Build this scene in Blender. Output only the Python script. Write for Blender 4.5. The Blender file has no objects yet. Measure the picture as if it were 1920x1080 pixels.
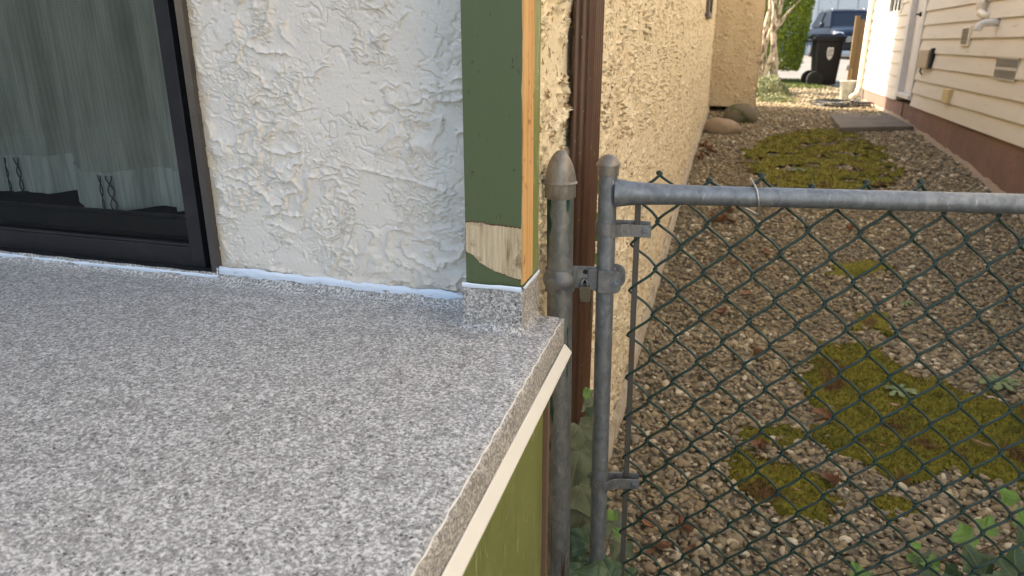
import bpy, math, random
import numpy as np
from mathutils import Vector, Matrix
random.seed(7); RS = np.random.RandomState(11)
S = bpy.context.scene
R = math.radians
PI = math.pi
# ------------------------------------------------------------------ camera, sky, sun, exposure
cam = bpy.data.cameras.new('camera'); camo = bpy.data.objects.new('camera', cam); S.collection.objects.link(camo)
camo.location = (0, 0, 1.5)
camo.rotation_euler = (R(90-18.816), 0, R(16.667))
cam.sensor_width = 36; cam.lens = 1350/1920*36
cam.clip_start = .05; cam.clip_end = 500
cam.dof.use_dof = True; cam.dof.focus_distance = 1.46; cam.dof.aperture_fstop = 6.3
S.camera = camo
SUN_EL, SUN_AZ = R(35), R(17)          # azimuth measured from -X towards +Y
sd = Vector((-math.cos(SUN_AZ)*math.cos(SUN_EL), math.sin(SUN_AZ)*math.cos(SUN_EL), math.sin(SUN_EL)))
w = bpy.data.worlds.new('World'); S.world = w; w.use_nodes = True
wn = w.node_tree.nodes; wl = w.node_tree.links
sky = wn.new('ShaderNodeTexSky'); sky.sky_type = 'NISHITA'; sky.sun_disc = False
sky.sun_elevation = SUN_EL; sky.sun_rotation = math.atan2(sd.x, sd.y) % (2*PI)
sky.dust_density = 2.5; sky.ozone_density = 0.6; sky.air_density = 1.0
bg = wn['Background']; bg.inputs['Strength'].default_value = .15
tint = wn.new('ShaderNodeMix'); tint.data_type = 'RGBA'; tint.blend_type = 'MULTIPLY'; tint.inputs[0].default_value = 1; tint.inputs[7].default_value = (1, .965, .90, 1)   # hazy warm sky
wl.new(sky.outputs[0], tint.inputs[6]); wl.new(tint.outputs[2], bg.inputs[0])
sun = bpy.data.lights.new('sun', 'SUN'); sun.energy = 3.7; sun.angle = R(.53); sun.color = (1, .87, .68)
so = bpy.data.objects.new('sun', sun); S.collection.objects.link(so)
so.rotation_euler = sd.to_track_quat('Z', 'Y').to_euler()
S.view_settings.view_transform = 'Standard'; S.view_settings.look = 'None'; S.view_settings.gamma = 1
S.view_settings.exposure = 1.82
S.cycles.max_bounces = 8; S.cycles.diffuse_bounces = 5; S.cycles.transparent_max_bounces = 12

# ------------------------------------------------------------------ noise
_p = np.arange(512) % 256; _q = np.random.RandomState(3).permutation(256)
def _h(ix, iy, s): return _q[(_q[(ix + s*17) & 255] + iy*7 + s*31) & 255]
def perlin(x, y, s=0):
    x = np.asarray(x, float); y = np.asarray(y, float)
    ix = np.floor(x).astype(int); iy = np.floor(y).astype(int); fx = x-ix; fy = y-iy
    def g(i, j):
        a = _h(i, j, s)*(2*PI/256); return np.cos(a), np.sin(a)
    u = fx*fx*fx*(fx*(fx*6-15)+10); v = fy*fy*fy*(fy*(fy*6-15)+10)
    a = g(ix, iy); b = g(ix+1, iy); c = g(ix, iy+1); d = g(ix+1, iy+1)
    n0 = (a[0]*fx+a[1]*fy)*(1-u) + (b[0]*(fx-1)+b[1]*fy)*u
    n1 = (c[0]*fx+c[1]*(fy-1))*(1-u) + (d[0]*(fx-1)+d[1]*(fy-1))*u
    return (n0*(1-v)+n1*v)*1.5
def fbm(x, y, o=4, s=0, g=.5):
    r = 0; a = 1; t = 0
    for k in range(o):
        r = r + a*perlin(x*2**k, y*2**k, s+k*5); t += a; a *= g
    return r/t
def sst(a, b, x):
    t = np.clip((x-a)/(b-a), 0, 1); return t*t*(3-2*t)
def terr(Y): return np.interp(Y, [-5, 1, 3, 4.5, 6.6, 7.7, 11.3, 14.5, 20, 26, 33, 45], [-.15, -.12, -.08, .07, .28, .36, .5, .5, .56, .68, .88, .95])

# ------------------------------------------------------------------ materials
def nt(name):
    m = bpy.data.materials.new(name); m.use_nodes = True
    return m, m.node_tree.nodes, m.node_tree.links, m.node_tree.nodes['Principled BSDF']
def math_n(N, L, op, a, b=None, c=None, clamp=False):
    n = N.new('ShaderNodeMath'); n.operation = op; n.use_clamp = clamp
    for i, v in enumerate((a, b, c)):
        if v is None: continue
        if isinstance(v, (int, float)): n.inputs[i].default_value = v
        else: L.new(v, n.inputs[i])
    return n.outputs[0]
def coords(N, L, stretch=(1, 1, 1), kind='Object'):
    t = N.new('ShaderNodeTexCoord'); mp = N.new('ShaderNodeMapping'); mp.inputs['Scale'].default_value = stretch
    L.new(t.outputs[kind], mp.inputs[0]); return mp.outputs[0]
def noise(N, L, vec, scale, detail=4, rough=.55, dist=0):
    n = N.new('ShaderNodeTexNoise'); L.new(vec, n.inputs['Vector'])
    n.inputs['Scale'].default_value = scale; n.inputs['Detail'].default_value = detail
    n.inputs['Roughness'].default_value = rough; n.inputs['Distortion'].default_value = dist
    return n.outputs['Fac']
def ramp(N, L, fac, stops, interp='LINEAR'):
    r = N.new('ShaderNodeValToRGB'); L.new(fac, r.inputs[0]); r.color_ramp.interpolation = interp
    e = r.color_ramp.elements
    while len(e) < len(stops): e.new(.5)
    for i, (p_, c) in enumerate(stops):
        e[i].position = p_; e[i].color = (c, c, c, 1) if isinstance(c, (int, float)) else (*c, 1)
    return r.outputs[0]
def mixc(N, L, fac, a, b, mode='MIX'):
    n = N.new('ShaderNodeMix'); n.data_type = 'RGBA'; n.blend_type = mode
    if isinstance(fac, (int, float)): n.inputs[0].default_value = fac
    else: L.new(fac, n.inputs[0])
    for i, v in ((6, a), (7, b)):
        if isinstance(v, tuple): n.inputs[i].default_value = (*v, 1)
        else: L.new(v, n.inputs[i])
    return n.outputs[2]
def bump(N, L, bsdf, h, strength, dist):
    b = N.new('ShaderNodeBump'); b.inputs['Strength'].default_value = strength; b.inputs['Distance'].default_value = dist
    L.new(h, b.inputs['Height']); L.new(b.outputs[0], bsdf.inputs['Normal'])
def M(name, base, rough=.6, metal=0, layers=(), bmp=None, stretch=(1, 1, 1), spec=None):
    """layers: (scale, detail, lo, hi, colour[, stretch])"""
    m, N, L, b = nt(name)
    vec = coords(N, L, stretch); col = base
    for ly in layers:
        v = vec if len(ly) < 6 else coords(N, L, ly[5])
        f = ramp(N, L, noise(N, L, v, ly[0], ly[1]), [(ly[2], 0.), (ly[3], 1.)])
        col = mixc(N, L, f, col, ly[4])
    if isinstance(col, tuple): b.inputs['Base Color'].default_value = (*col, 1)
    else: L.new(col, b.inputs['Base Color'])
    b.inputs['Roughness'].default_value = rough; b.inputs['Metallic'].default_value = metal
    if spec is not None: b.inputs['Specular IOR Level'].default_value = spec
    if bmp: bump(N, L, b, noise(N, L, vec, bmp[0], 5, .6), bmp[1], bmp[2])
    return m

mats = {}
def build_mats():
    m = mats
    mm, N, L, b = nt('stucco'); v = coords(N, L)
    c = mixc(N, L, ramp(N, L, noise(N, L, v, 3, 4), [(.45, 0.), (.75, 1.)]), (.70, .655, .585), (.74, .695, .625))
    sp = N.new('ShaderNodeSeparateXYZ'); L.new(v, sp.inputs[0])
    a = math_n(N, L, 'ADD', sp.outputs[0], math_n(N, L, 'MULTIPLY', noise(N, L, v, 28, 4, .65), -.06))      # rusty run-off stain beside the door frame
    c = mixc(N, L, math_n(N, L, 'SUBTRACT', 1., ramp(N, L, math_n(N, L, 'ADD', a, .70), [(.002, 0.), (.026, 1.)])), c, (.56, .47, .34))
    a = math_n(N, L, 'ADD', sp.outputs[2], math_n(N, L, 'MULTIPLY', noise(N, L, v, 14, 4, .65), -.09))      # dirt splashed up from the deck
    c = mixc(N, L, math_n(N, L, 'SUBTRACT', .7, ramp(N, L, math_n(N, L, 'SUBTRACT', a, .955), [(.0, 0.), (.05, .7)])), c, (.55, .49, .40))
    c = mixc(N, L, ramp(N, L, noise(N, L, v, 230, 3), [(.68, 0.), (.76, 1.)]), c, (.34, .28, .20))
    L.new(c, b.inputs['Base Color']); b.inputs['Roughness'].default_value = .9; bump(N, L, b, noise(N, L, v, 260, 4, .6), .45, .0016); m['stucco'] = mm
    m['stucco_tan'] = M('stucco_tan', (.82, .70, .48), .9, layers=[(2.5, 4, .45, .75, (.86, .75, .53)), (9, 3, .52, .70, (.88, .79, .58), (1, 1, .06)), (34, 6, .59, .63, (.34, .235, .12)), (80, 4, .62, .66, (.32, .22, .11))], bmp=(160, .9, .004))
    m['stucco_far'] = M('stucco_far', (.68, .55, .35), .9, layers=[(2, 4, .45, .75, (.74, .61, .40)), (9, 5, .60, .70, (.42, .31, .18)), (30, 5, .60, .68, (.36, .26, .15))], bmp=(38, .9, .012))
    # speckled vinyl membrane
    mm, N, L, b = nt('granite_vinyl'); v = coords(N, L)
    nf = math_n(N, L, 'ADD', noise(N, L, v, 195, 6, .76, .5), math_n(N, L, 'MULTIPLY', math_n(N, L, 'SUBTRACT', noise(N, L, v, 22, 4), .5), .10))
    c1 = ramp(N, L, nf, [(.37, (.13, .126, .118)), (.45, (.26, .254, .24)), (.515, (.345, .338, .322)), (.57, (.66, .65, .625))])
    dk = ramp(N, L, noise(N, L, coords(N, L, (1, 1.3, 1)), 250, 2, .5, .3), [(.615, 0.), (.64, 1.)])
    dm = ramp(N, L, noise(N, L, v, 45, 2), [(.38, .3), (.52, 1.)])
    c2 = mixc(N, L, math_n(N, L, 'MULTIPLY', dk, dm), c1, (.025, .025, .028))
    c3 = mixc(N, L, ramp(N, L, noise(N, L, v, 40, 3), [(.45, 0.), (.7, .15)]), c2, (.21, .205, .196))
    L.new(c3, b.inputs['Base Color']); b.inputs['Roughness'].default_value = .62
    bump(N, L, b, noise(N, L, v, 320, 4, .6), .35, .0008); m['vinyl'] = mm
    m['caulk'] = M('caulk', (.66, .74, .84), .45, bmp=(60, .5, .002))
    m['green_paint'] = M('green_paint', (.080, .110, .045), .5, layers=[(4, 4, .5, .8, (.09, .122, .053)), (140, 2, .70, .73, (.02, .03, .015))], bmp=(90, .25, .001), stretch=(3, 3, .4))
    m['green_panel'] = M('green_panel', (.23, .265, .085), .36, layers=[(5, 4, .45, .7, (.18, .215, .065)), (55, 3, .62, .68, (.40, .43, .23), (1, 1.3, .16)), (120, 2, .68, .74, (.36, .38, .22), (1, .5, .5))], bmp=(30, .8, .004), stretch=(1, 1, .5))
    # raw woods
    mm, N, L, b = nt('raw_wood'); v = coords(N, L, (60, 60, 2.2))
    c = ramp(N, L, noise(N, L, v, 2.2, 5, .65, .4), [(.30, (.30, .14, .04)), (.45, (.55, .31, .11)), (.65, (.68, .43, .18))])
    c = mixc(N, L, ramp(N, L, noise(N, L, coords(N, L), 45, 4), [(.62, 0.), (.70, .8)]), c, (.20, .09, .03))
    L.new(c, b.inputs['Base Color']); b.inputs['Roughness'].default_value = .8; bump(N, L, b, noise(N, L, v, 3, 4), .5, .001); m['raw_wood'] = mm
    mm, N, L, b = nt('weathered_wood'); v = coords(N, L, (55, 55, 3))
    c = ramp(N, L, noise(N, L, v, 2.6, 6, .7, .5), [(.27, (.12, .08, .045)), (.40, (.42, .33, .20)), (.6, (.60, .50, .33)), (.75, (.68, .59, .42))])
    c = mixc(N, L, ramp(N, L, noise(N, L, coords(N, L), 22, 4), [(.56, 0.), (.66, .75)]), c, (.16, .10, .045))
    L.new(c, b.inputs['Base Color']); b.inputs['Roughness'].default_value = .9; bump(N, L, b, noise(N, L, v, 3, 4), .8, .002); m['weathered_wood'] = mm
    m['torn_edge'] = M('torn_edge', (.10, .045, .02), .9, bmp=(300, .6, .001))
    # galvanised steel
    def galv(name, base, c2, c3, extra=None):
        mm, N, L, b = nt(name); v = coords(N, L, (1, 1, .6))
        c = mixc(N, L, ramp(N, L, noise(N, L, v, 45, 5, .7, .8), [(.40, 0.), (.66, 1.)]), base, c2)
        c = mixc(N, L, ramp(N, L, noise(N, L, coords(N, L, (1, 1, .25)), 90, 3, .5, .5), [(.66, 0.), (.74, .6)]), c, c3)
        for (sc, lo, hi, cc, st) in (extra or ()):
            c = mixc(N, L, ramp(N, L, noise(N, L, coords(N, L, st), sc, 4, .6), [(lo, 0.), (hi, 1.)]), c, cc)
        L.new(c, b.inputs['Base Color']); b.inputs['Metallic'].default_value = .55
        L.new(ramp(N, L, noise(N, L, v, 60, 4), [(.3, .38), (.7, .62)]), b.inputs['Roughness'])
        bump(N, L, b, noise(N, L, v, 300, 3), .25, .0008); return mm
    m['galv'] = galv('galv', (.16, .182, .205), (.26, .29, .315), (.48, .49, .50))
    m['galv_old'] = galv('galv_old', (.13, .13, .125), (.22, .22, .21), (.36, .35, .33), [(14, .60, .68, (.055, .022, .014), (1.6, 1.6, .10))])
    m['galv_paint'] = galv('galv_paint', (.155, .17, .172), (.25, .265, .26), (.42, .41, .39), [(16, .57, .62, (.075, .028, .016), (2.0, 2.0, .07)), (7, .57, .60, (.012, .075, .055), (2.5, 2.5, .35))])
    m['cast_cap'] = galv('cast_cap', (.20, .185, .165), (.30, .285, .26), (.42, .40, .37))
    m['fitting'] = galv('fitting', (.15, .158, .168), (.25, .26, .262), (.42, .42, .41))
    m['shiny_wire'] = M('shiny_wire', (.45, .45, .44), .35, .8)
    m['green_wire'] = M('green_wire', (.006, .034, .027), .33, layers=[(60, 3, .5, .8, (.010, .048, .038))], spec=.6)
    m['bar'] = M('bar', (.10, .095, .085), .6, .4, layers=[(30, 4, .55, .7, (.13, .08, .05))])
    m['brown_metal'] = M('brown_metal', (.075, .034, .019), .38, 0, layers=[(5, 3, .4, .8, (.105, .055, .035)), (160, 2, .73, .75, (.4, .3, .22))], stretch=(1, 1, .3), spec=.6)
    m['bronze'] = M('bronze', (.030, .029, .032), .42, .3, layers=[(20, 4, .5, .8, (.045, .043, .045)), (220, 2, .72, .76, (.16, .15, .14))])
    m['bronze_light'] = M('bronze_light', (.10, .088, .080), .45, .3, layers=[(25, 4, .5, .8, (.13, .115, .10)), (200, 2, .71, .75, (.3, .28, .25))])
    m['black'] = M('black', (.006, .006, .007), .7)
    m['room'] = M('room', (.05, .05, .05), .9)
    # window glass: thin pane
    mm, N, L, b = nt('glass'); N.remove(b); o = N['Material Output']
    tr = N.new('ShaderNodeBsdfTransparent'); tr.inputs[0].default_value = (.73, .72, .67, 1); gl = N.new('ShaderNodeBsdfGlossy'); gl.inputs['Roughness'].default_value = .03
    fr = N.new('ShaderNodeFresnel'); fr.inputs[0].default_value = 1.5; mx = N.new('ShaderNodeMixShader')
    L.new(fr.outputs[0], mx.inputs[0]); L.new(tr.outputs[0], mx.inputs[1]); L.new(gl.outputs[0], mx.inputs[2]); L.new(mx.outputs[0], o.inputs[0]); m['glass'] = mm
    mm, N, L, b = nt('curtain'); 
    wv = N.new('ShaderNodeTexWave'); wv.bands_direction = 'X'; wv.inputs['Scale'].default_value = 42; wv.inputs['Distortion'].default_value = 1.5; L.new(coords(N, L, kind='UV'), wv.inputs[0])
    wh = N.new('ShaderNodeTexWave'); wh.bands_direction = 'Y'; wh.inputs['Scale'].default_value = 60; wh.inputs['Distortion'].default_value = 1; L.new(coords(N, L, kind='UV'), wh.inputs[0])
    f = math_n(N, L, 'MULTIPLY', math_n(N, L, 'ADD', wv.outputs['Fac'], wh.outputs['Fac']), .5)
    c = ramp(N, L, f, [(.1, (.46, .485, .45)), (.9, (.60, .63, .59))])
    c = mixc(N, L, ramp(N, L, noise(N, L, coords(N, L, (9, 1, 1), 'UV'), 5, 4), [(.4, 0.), (.65, .5)]), c, (.27, .285, .25))
    L.new(c, b.inputs['Base Color']); b.inputs['Roughness'].default_value = .9
    m['curtain'] = mm
    m['curtain_hem'] = M('curtain_hem', (.64, .68, .66), .9, layers=[(120, 2, .45, .6, (.48, .52, .50))], stretch=(1, 1, .05))
    m['motif'] = M('motif', (.07, .08, .08), .9)
    # pebbles
    mm, N, L, b = nt('pebble'); g = N.new('ShaderNodeNewGeometry')
    c = ramp(N, L, g.outputs['Random Per Island'], [(0, (.12, .095, .06)), (.15, (.30, .24, .14)), (.3, (.16, .14, .10)), (.45, (.44, .35, .20)), (.55, (.24, .21, .16)), (.7, (.36, .28, .165)), (.8, (.22, .16, .10)), (.9, (.55, .46, .31)), (1, (.82, .74, .56))])
    c = mixc(N, L, ramp(N, L, noise(N, L, coords(N, L), 140, 4), [(.35, 0.), (.75, .55)]), c, (.38, .31, .19))
    c = mixc(N, L, ramp(N, L, noise(N, L, coords(N, L), 1.6, 4), [(.45, 0.), (.7, .40)]), c, (.24, .18, .07))
    L.new(c, b.inputs['Base Color']); b.inputs['Roughness'].default_value = .75; bump(N, L, b, noise(N, L, coords(N, L), 260, 3), .3, .001); m['pebble'] = mm
    # soil
    mm, N, L, b = nt('soil'); v = coords(N, L)
    vo = N.new('ShaderNodeTexVoronoi'); vo.inputs['Scale'].default_value = 34; L.new(v, vo.inputs['Vector'])
    sep = N.new('ShaderNodeSeparateColor'); L.new(vo.outputs['Color'], sep.inputs[0])
    c = ramp(N, L, sep.outputs[0], [(0, (.10, .085, .06)), (.5, (.20, .17, .12)), (1, (.33, .28, .20))])
    c = mixc(N, L, ramp(N, L, noise(N, L, v, 1.2, 5), [(.45, 0.), (.65, .6)]), c, (.10, .09, .045))
    L.new(c, b.inputs['Base Color']); b.inputs['Roughness'].default_value = .95
    bump(N, L, b, math_n(N, L, 'SUBTRACT', 1., vo.outputs['Distance']), .7, .015); m['soil'] = mm
    m['moss'] = M('moss', (.165, .145, .012), .95, layers=[(60, 4, .45, .62, (.25, .23, .022)), (7, 3, .50, .7, (.10, .105, .010)), (4.2, 5, .56, .64, (.12, .065, .02))], bmp=(150, .8, .01))
    m['leaf_dry'] = M('leaf_dry', (.19, .085, .045), .8, layers=[(40, 3, .45, .65, (.34, .19, .10))])
    m['leaf_tan'] = M('leaf_tan', (.48, .33, .20), .8, layers=[(30, 3, .5, .7, (.35, .20, .11))])
    def leafmat(name, base, vein, rough=.45):
        mm, N, L, b = nt(name); t = N.new('ShaderNodeTexCoord'); sp = N.new('ShaderNodeSeparateXYZ'); L.new(t.outputs['UV'], sp.inputs[0])
        a = math_n(N, L, 'ARCTAN2', sp.outputs[1], sp.outputs[0]); a = math_n(N, L, 'SUBTRACT', a, PI/2)
        pp = math_n(N, L, 'PINGPONG', a, R(24)); 
        r = N.new('ShaderNodeVectorMath'); r.operation = 'LENGTH'; L.new(t.outputs['UV'], r.inputs[0])
        d = math_n(N, L, 'MULTIPLY', pp, r.outputs['Value'])
        f = ramp(N, L, d, [(.006, .7), (.018, 0.)])
        c = mixc(N, L, ramp(N, L, noise(N, L, coords(N, L), 30, 4), [(.35, 0.), (.7, 1.)]), base, tuple(min(1, x*1.5+.006) for x in base))
        L.new(mixc(N, L, f, c, vein), b.inputs['Base Color']); b.inputs['Roughness'].default_value = rough
        return mm
    m['ivy'] = leafmat('ivy', (.035, .068, .022), (.15, .20, .11))
    m['ivy_dusty'] = leafmat('ivy_dusty', (.095, .115, .058), (.19, .22, .13), .6)
    m['ivy_fresh'] = leafmat('ivy_fresh', (.095, .19, .022), (.18, .28, .09))
    m['stem'] = M('stem', (.12, .085, .05), .85)
    m['weed'] = M('weed', (.17, .23, .09), .7, layers=[(20, 3, .4, .7, (.26, .32, .17))])
    m['boulder'] = M('boulder', (.33, .25, .165), .85, layers=[(5, 4, .5, .75, (.24, .18, .12))], bmp=(20, .4, .02))
    m['boulder_dark'] = M('boulder_dark', (.17, .145, .10), .9, layers=[(6, 4, .5, .62, (.08, .085, .03))], bmp=(20, .5, .02))
    m['siding'] = M('siding', (.66, .615, .55), .55, layers=[(2.2, 5, .5, .75, (.61, .555, .475)), (14, 4, .62, .74, (.53, .47, .385))], bmp=(14, .12, .004), stretch=(1, .25, 2))
    m['foundation'] = M('foundation', (.20, .125, .10), .85, layers=[(1.8, 5, .45, .7, (.26, .155, .12)), (9, 4, .58, .75, (.16, .09, .07))], bmp=(30, .4, .01))
    m['white_trim'] = M('white_trim', (.66, .65, .64), .5, layers=[(6, 4, .55, .75, (.56, .55, .54))])
    m['pvc'] = M('pvc', (.72, .68, .58), .35)
    m['beige_box'] = M('beige_box', (.42, .34, .25), .5)
    m['grille'] = M('grille', (.50, .48, .44), .5)
    m['dark_gap'] = M('dark_gap', (.05, .045, .04), .9)
    m['yellowed'] = M('yellowed', (.60, .48, .25), .5)
    m['concrete'] = M('concrete', (.20, .175, .145), .9, layers=[(3, 5, .45, .7, (.15, .125, .10)), (8, 4, .60, .72, (.10, .10, .04))], bmp=(60, .5, .006))
    m['driveway'] = M('driveway', (.23, .21, .185), .9, layers=[(.8, 5, .45, .7, (.18, .165, .145))])
    m['hose'] = M('hose', (.012, .012, .013), .4)
    m['bark'] = M('bark', (.50, .44, .35), .8, layers=[(14, 4, .5, .58, (.13, .095, .06), (1, 1, .5)), (40, 3, .55, .7, (.30, .24, .17))], bmp=(40, .7, .01))
    m['hedge_leaf'] = M('hedge_leaf', (.18, .26, .018), .6, layers=[(3, 4, .42, .62, (.25, .33, .025)), (1.2, 3, .58, .7, (.03, .06, .008))])
    m['shrub_leaf'] = M('shrub_leaf', (.16, .19, .10), .6, layers=[(8, 4, .42, .62, (.30, .30, .14))])
    m['grass'] = M('grass', (.10, .145, .025), .7, layers=[(3, 4, .42, .62, (.15, .19, .04))])
    m['bin'] = M('bin', (.012, .012, .014), .5, spec=.25, bmp=(200, .2, .001))
    m['white_mark'] = M('white_mark', (.62, .62, .60), .6)
    m['plastic_pale'] = M('plastic_pale', (.55, .56, .52), .35, layers=[(12, 3, .45, .65, (.40, .42, .38))])
    m['fence_wood'] = M('fence_wood', (.24, .16, .075), .85, layers=[(4, 4, .5, .7, (.22, .13, .06), (1, 1, .3))])
    m['garage_wall'] = M('garage_wall', (.46, .50, .53), .7)
    m['garage_door'] = M('garage_door', (.60, .61, .60), .6)
    m['roof'] = M('roof', (.08, .07, .065), .9, bmp=(30, .5, .02))
    m['car_paint'] = M('car_paint', (.006, .010, .022), .25, 0, spec=.45)
    m['car_glass'] = M('car_glass', (.006, .009, .015), .08, 0, spec=.4)
    m['tyre'] = M('tyre', (.012, .012, .012), .8)
    m['chrome'] = M('chrome', (.65, .66, .68), .2, .9)
    m['lamp_lens'] = M('lamp_lens', (.75, .76, .78), .15, .3)
    m['brass'] = M('brass', (.35, .22, .08), .4, .6)
    m['cream_trim'] = M('cream_trim', (.76, .74, .66), .42, layers=[(8, 4, .5, .8, (.73, .71, .62))])
    m['fascia_wood'] = M('fascia_wood', (.17, .11, .07), .9)
build_mats()

# ------------------------------------------------------------------ object helpers
ORG = {}
def obj(name, verts, faces, mat, parent=None, smooth=False, uv=None, loc=None, bevel=0):
    org = ORG[parent.name] if parent else Vector(loc) if loc is not None else Vector((0, 0, 0))
    me = bpy.data.meshes.new(name)
    v = np.asarray(verts, float) - np.array(org)
    if isinstance(faces, np.ndarray):
        n, k = faces.shape
        me.vertices.add(len(v)); me.vertices.foreach_set('co', v.ravel())
        me.loops.add(n*k); me.loops.foreach_set('vertex_index', faces.ravel().astype(np.int32))
        me.polygons.add(n); me.polygons.foreach_set('loop_start', np.arange(0, n*k, k, dtype=np.int32))
        me.update(calc_edges=True)
    else:
        me.from_pydata([tuple(x) for x in v], [], [list(f) for f in faces])
    if smooth: me.polygons.foreach_set('use_smooth', np.ones(len(me.polygons), bool))
    me.materials.append(mats[mat] if isinstance(mat, str) else mat)
    if uv is not None:
        ul = me.uv_layers.new(name='UVMap'); li = np.empty(len(me.loops), np.int32); me.loops.foreach_get('vertex_index', li)
        ul.data.foreach_set('uv', np.asarray(uv, float)[li].ravel())
    o = bpy.data.objects.new(name, me); S.collection.objects.link(o)
    if parent: o.parent = parent
    else: o.location = org
    ORG[o.name] = org
    if bevel:
        b = o.modifiers.new('bevel', 'BEVEL'); b.width = bevel; b.segments = 2; b.limit_method = 'ANGLE'
    return o
def tag(o, label=None, cat=None, group=None, kind=None):
    if label: o['label'] = label
    if cat: o['category'] = cat
    if group: o['group'] = group
    if kind: o['kind'] = kind
    return o
def thing(name, loc, label, cat, group=None):
    o = bpy.data.objects.new(name, None); S.collection.objects.link(o); o.location = loc; o.empty_display_size = .1
    ORG[o.name] = Vector(loc); return tag(o, label, cat, group)
class MB:
    def __init__(s): s.v = []; s.f = []
    def add(s, v, f):
        n = len(s.v); s.v += [tuple(x) for x in v]; s.f += [tuple(i+n for i in q) for q in f]; return s
    def box(s, x0, x1, y0, y1, z0, z1, rot=None, at=None):
        v = [(x0, y0, z0), (x1, y0, z0), (x1, y1, z0), (x0, y1, z0), (x0, y0, z1), (x1, y0, z1), (x1, y1, z1), (x0, y1, z1)]
        if rot is not None: v = [rot @ Vector(q) + Vector(at or (0, 0, 0)) for q in v]
        return s.add(v, [(0, 3, 2, 1), (4, 5, 6, 7), (0, 1, 5, 4), (1, 2, 6, 5), (2, 3, 7, 6), (3, 0, 4, 7)])
    def tube(s, pts, r, n=8, cap=True, up=None, flat=1.0):
        pts = [Vector(p) for p in pts]; rr = r if isinstance(r, (list, tuple)) else [r]*len(pts)
        rings = []; prev = None
        for i, p in enumerate(pts):
            t = (pts[min(i+1, len(pts)-1)] - pts[max(i-1, 0)]).normalized()
            if prev is None:
                a = Vector(up) if up else (Vector((0, 0, 1)) if abs(t.z) < .9 else Vector((0, 1, 0)))
            else: a = prev
            a = (a - t*a.dot(t)).normalized(); b = t.cross(a); prev = a
            fl = flat[i] if isinstance(flat, (list, tuple)) else flat
            rings.append([p + (a*math.cos(2*PI*k/n)*fl + b*math.sin(2*PI*k/n))*rr[i] for k in range(n)])
        v = [q for g in rings for q in g]; f = []
        for i in range(len(pts)-1):
            for k in range(n): f.append((i*n+k, i*n+(k+1) % n, (i+1)*n+(k+1) % n, (i+1)*n+k))
        if cap: f.append(tuple(range(n))[::-1]); f.append(tuple((len(pts)-1)*n+k for k in range(n)))
        return s.add(v, f)
    def lathe(s, prof, base, axis=(0, 0, 1), n=24):
        ax = Vector(axis).normalized(); a = Vector((1, 0, 0)) if abs(ax.x) < .9 else Vector((0, 1, 0)); a = (a-ax*a.dot(ax)).normalized(); b = ax.cross(a)
        v = []; f = []
        for r, h in prof:
            for k in range(n): v.append(Vector(base)+ax*h+(a*math.cos(2*PI*k/n)+b*math.sin(2*PI*k/n))*r)
        for i in range(len(prof)-1):
            for k in range(n): f.append((i*n+k, i*n+(k+1) % n, (i+1)*n+(k+1) % n, (i+1)*n+k))
        f.append(tuple(range(n))[::-1]); f.append(tuple((len(prof)-1)*n+k for k in range(n)))
        return s.add(v, f)
    def prism(s, pts, d):
        """pts: 3-D outline (list), d: extrusion vector"""
        n = len(pts); v = [Vector(p) for p in pts] + [Vector(p)+Vector(d) for p in pts]
        return s.add(v, [tuple(range(n))[::-1], tuple(range(n, 2*n))] + [(i, (i+1) % n, n+(i+1) % n, n+i) for i in range(n)])
    def build(s, name, mat, parent=None, smooth=False, loc=None, bevel=0):
        return obj(name, s.v, s.f, mat, parent, smooth, loc=loc, bevel=bevel)
def smooth_angle(o, deg=35):
    me = o.data; me.polygons.foreach_set('use_smooth', np.ones(len(me.polygons), bool))
    try: me.set_sharp_from_angle(angle=R(deg))
    except Exception: pass
    return o
def grid_faces(nu, nv):
    i = np.arange(nu-1)[:, None]*nv + np.arange(nv-1)[None, :]; i = i.ravel()
    return np.stack([i, i+nv, i+nv+1, i+1], 1)

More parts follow.
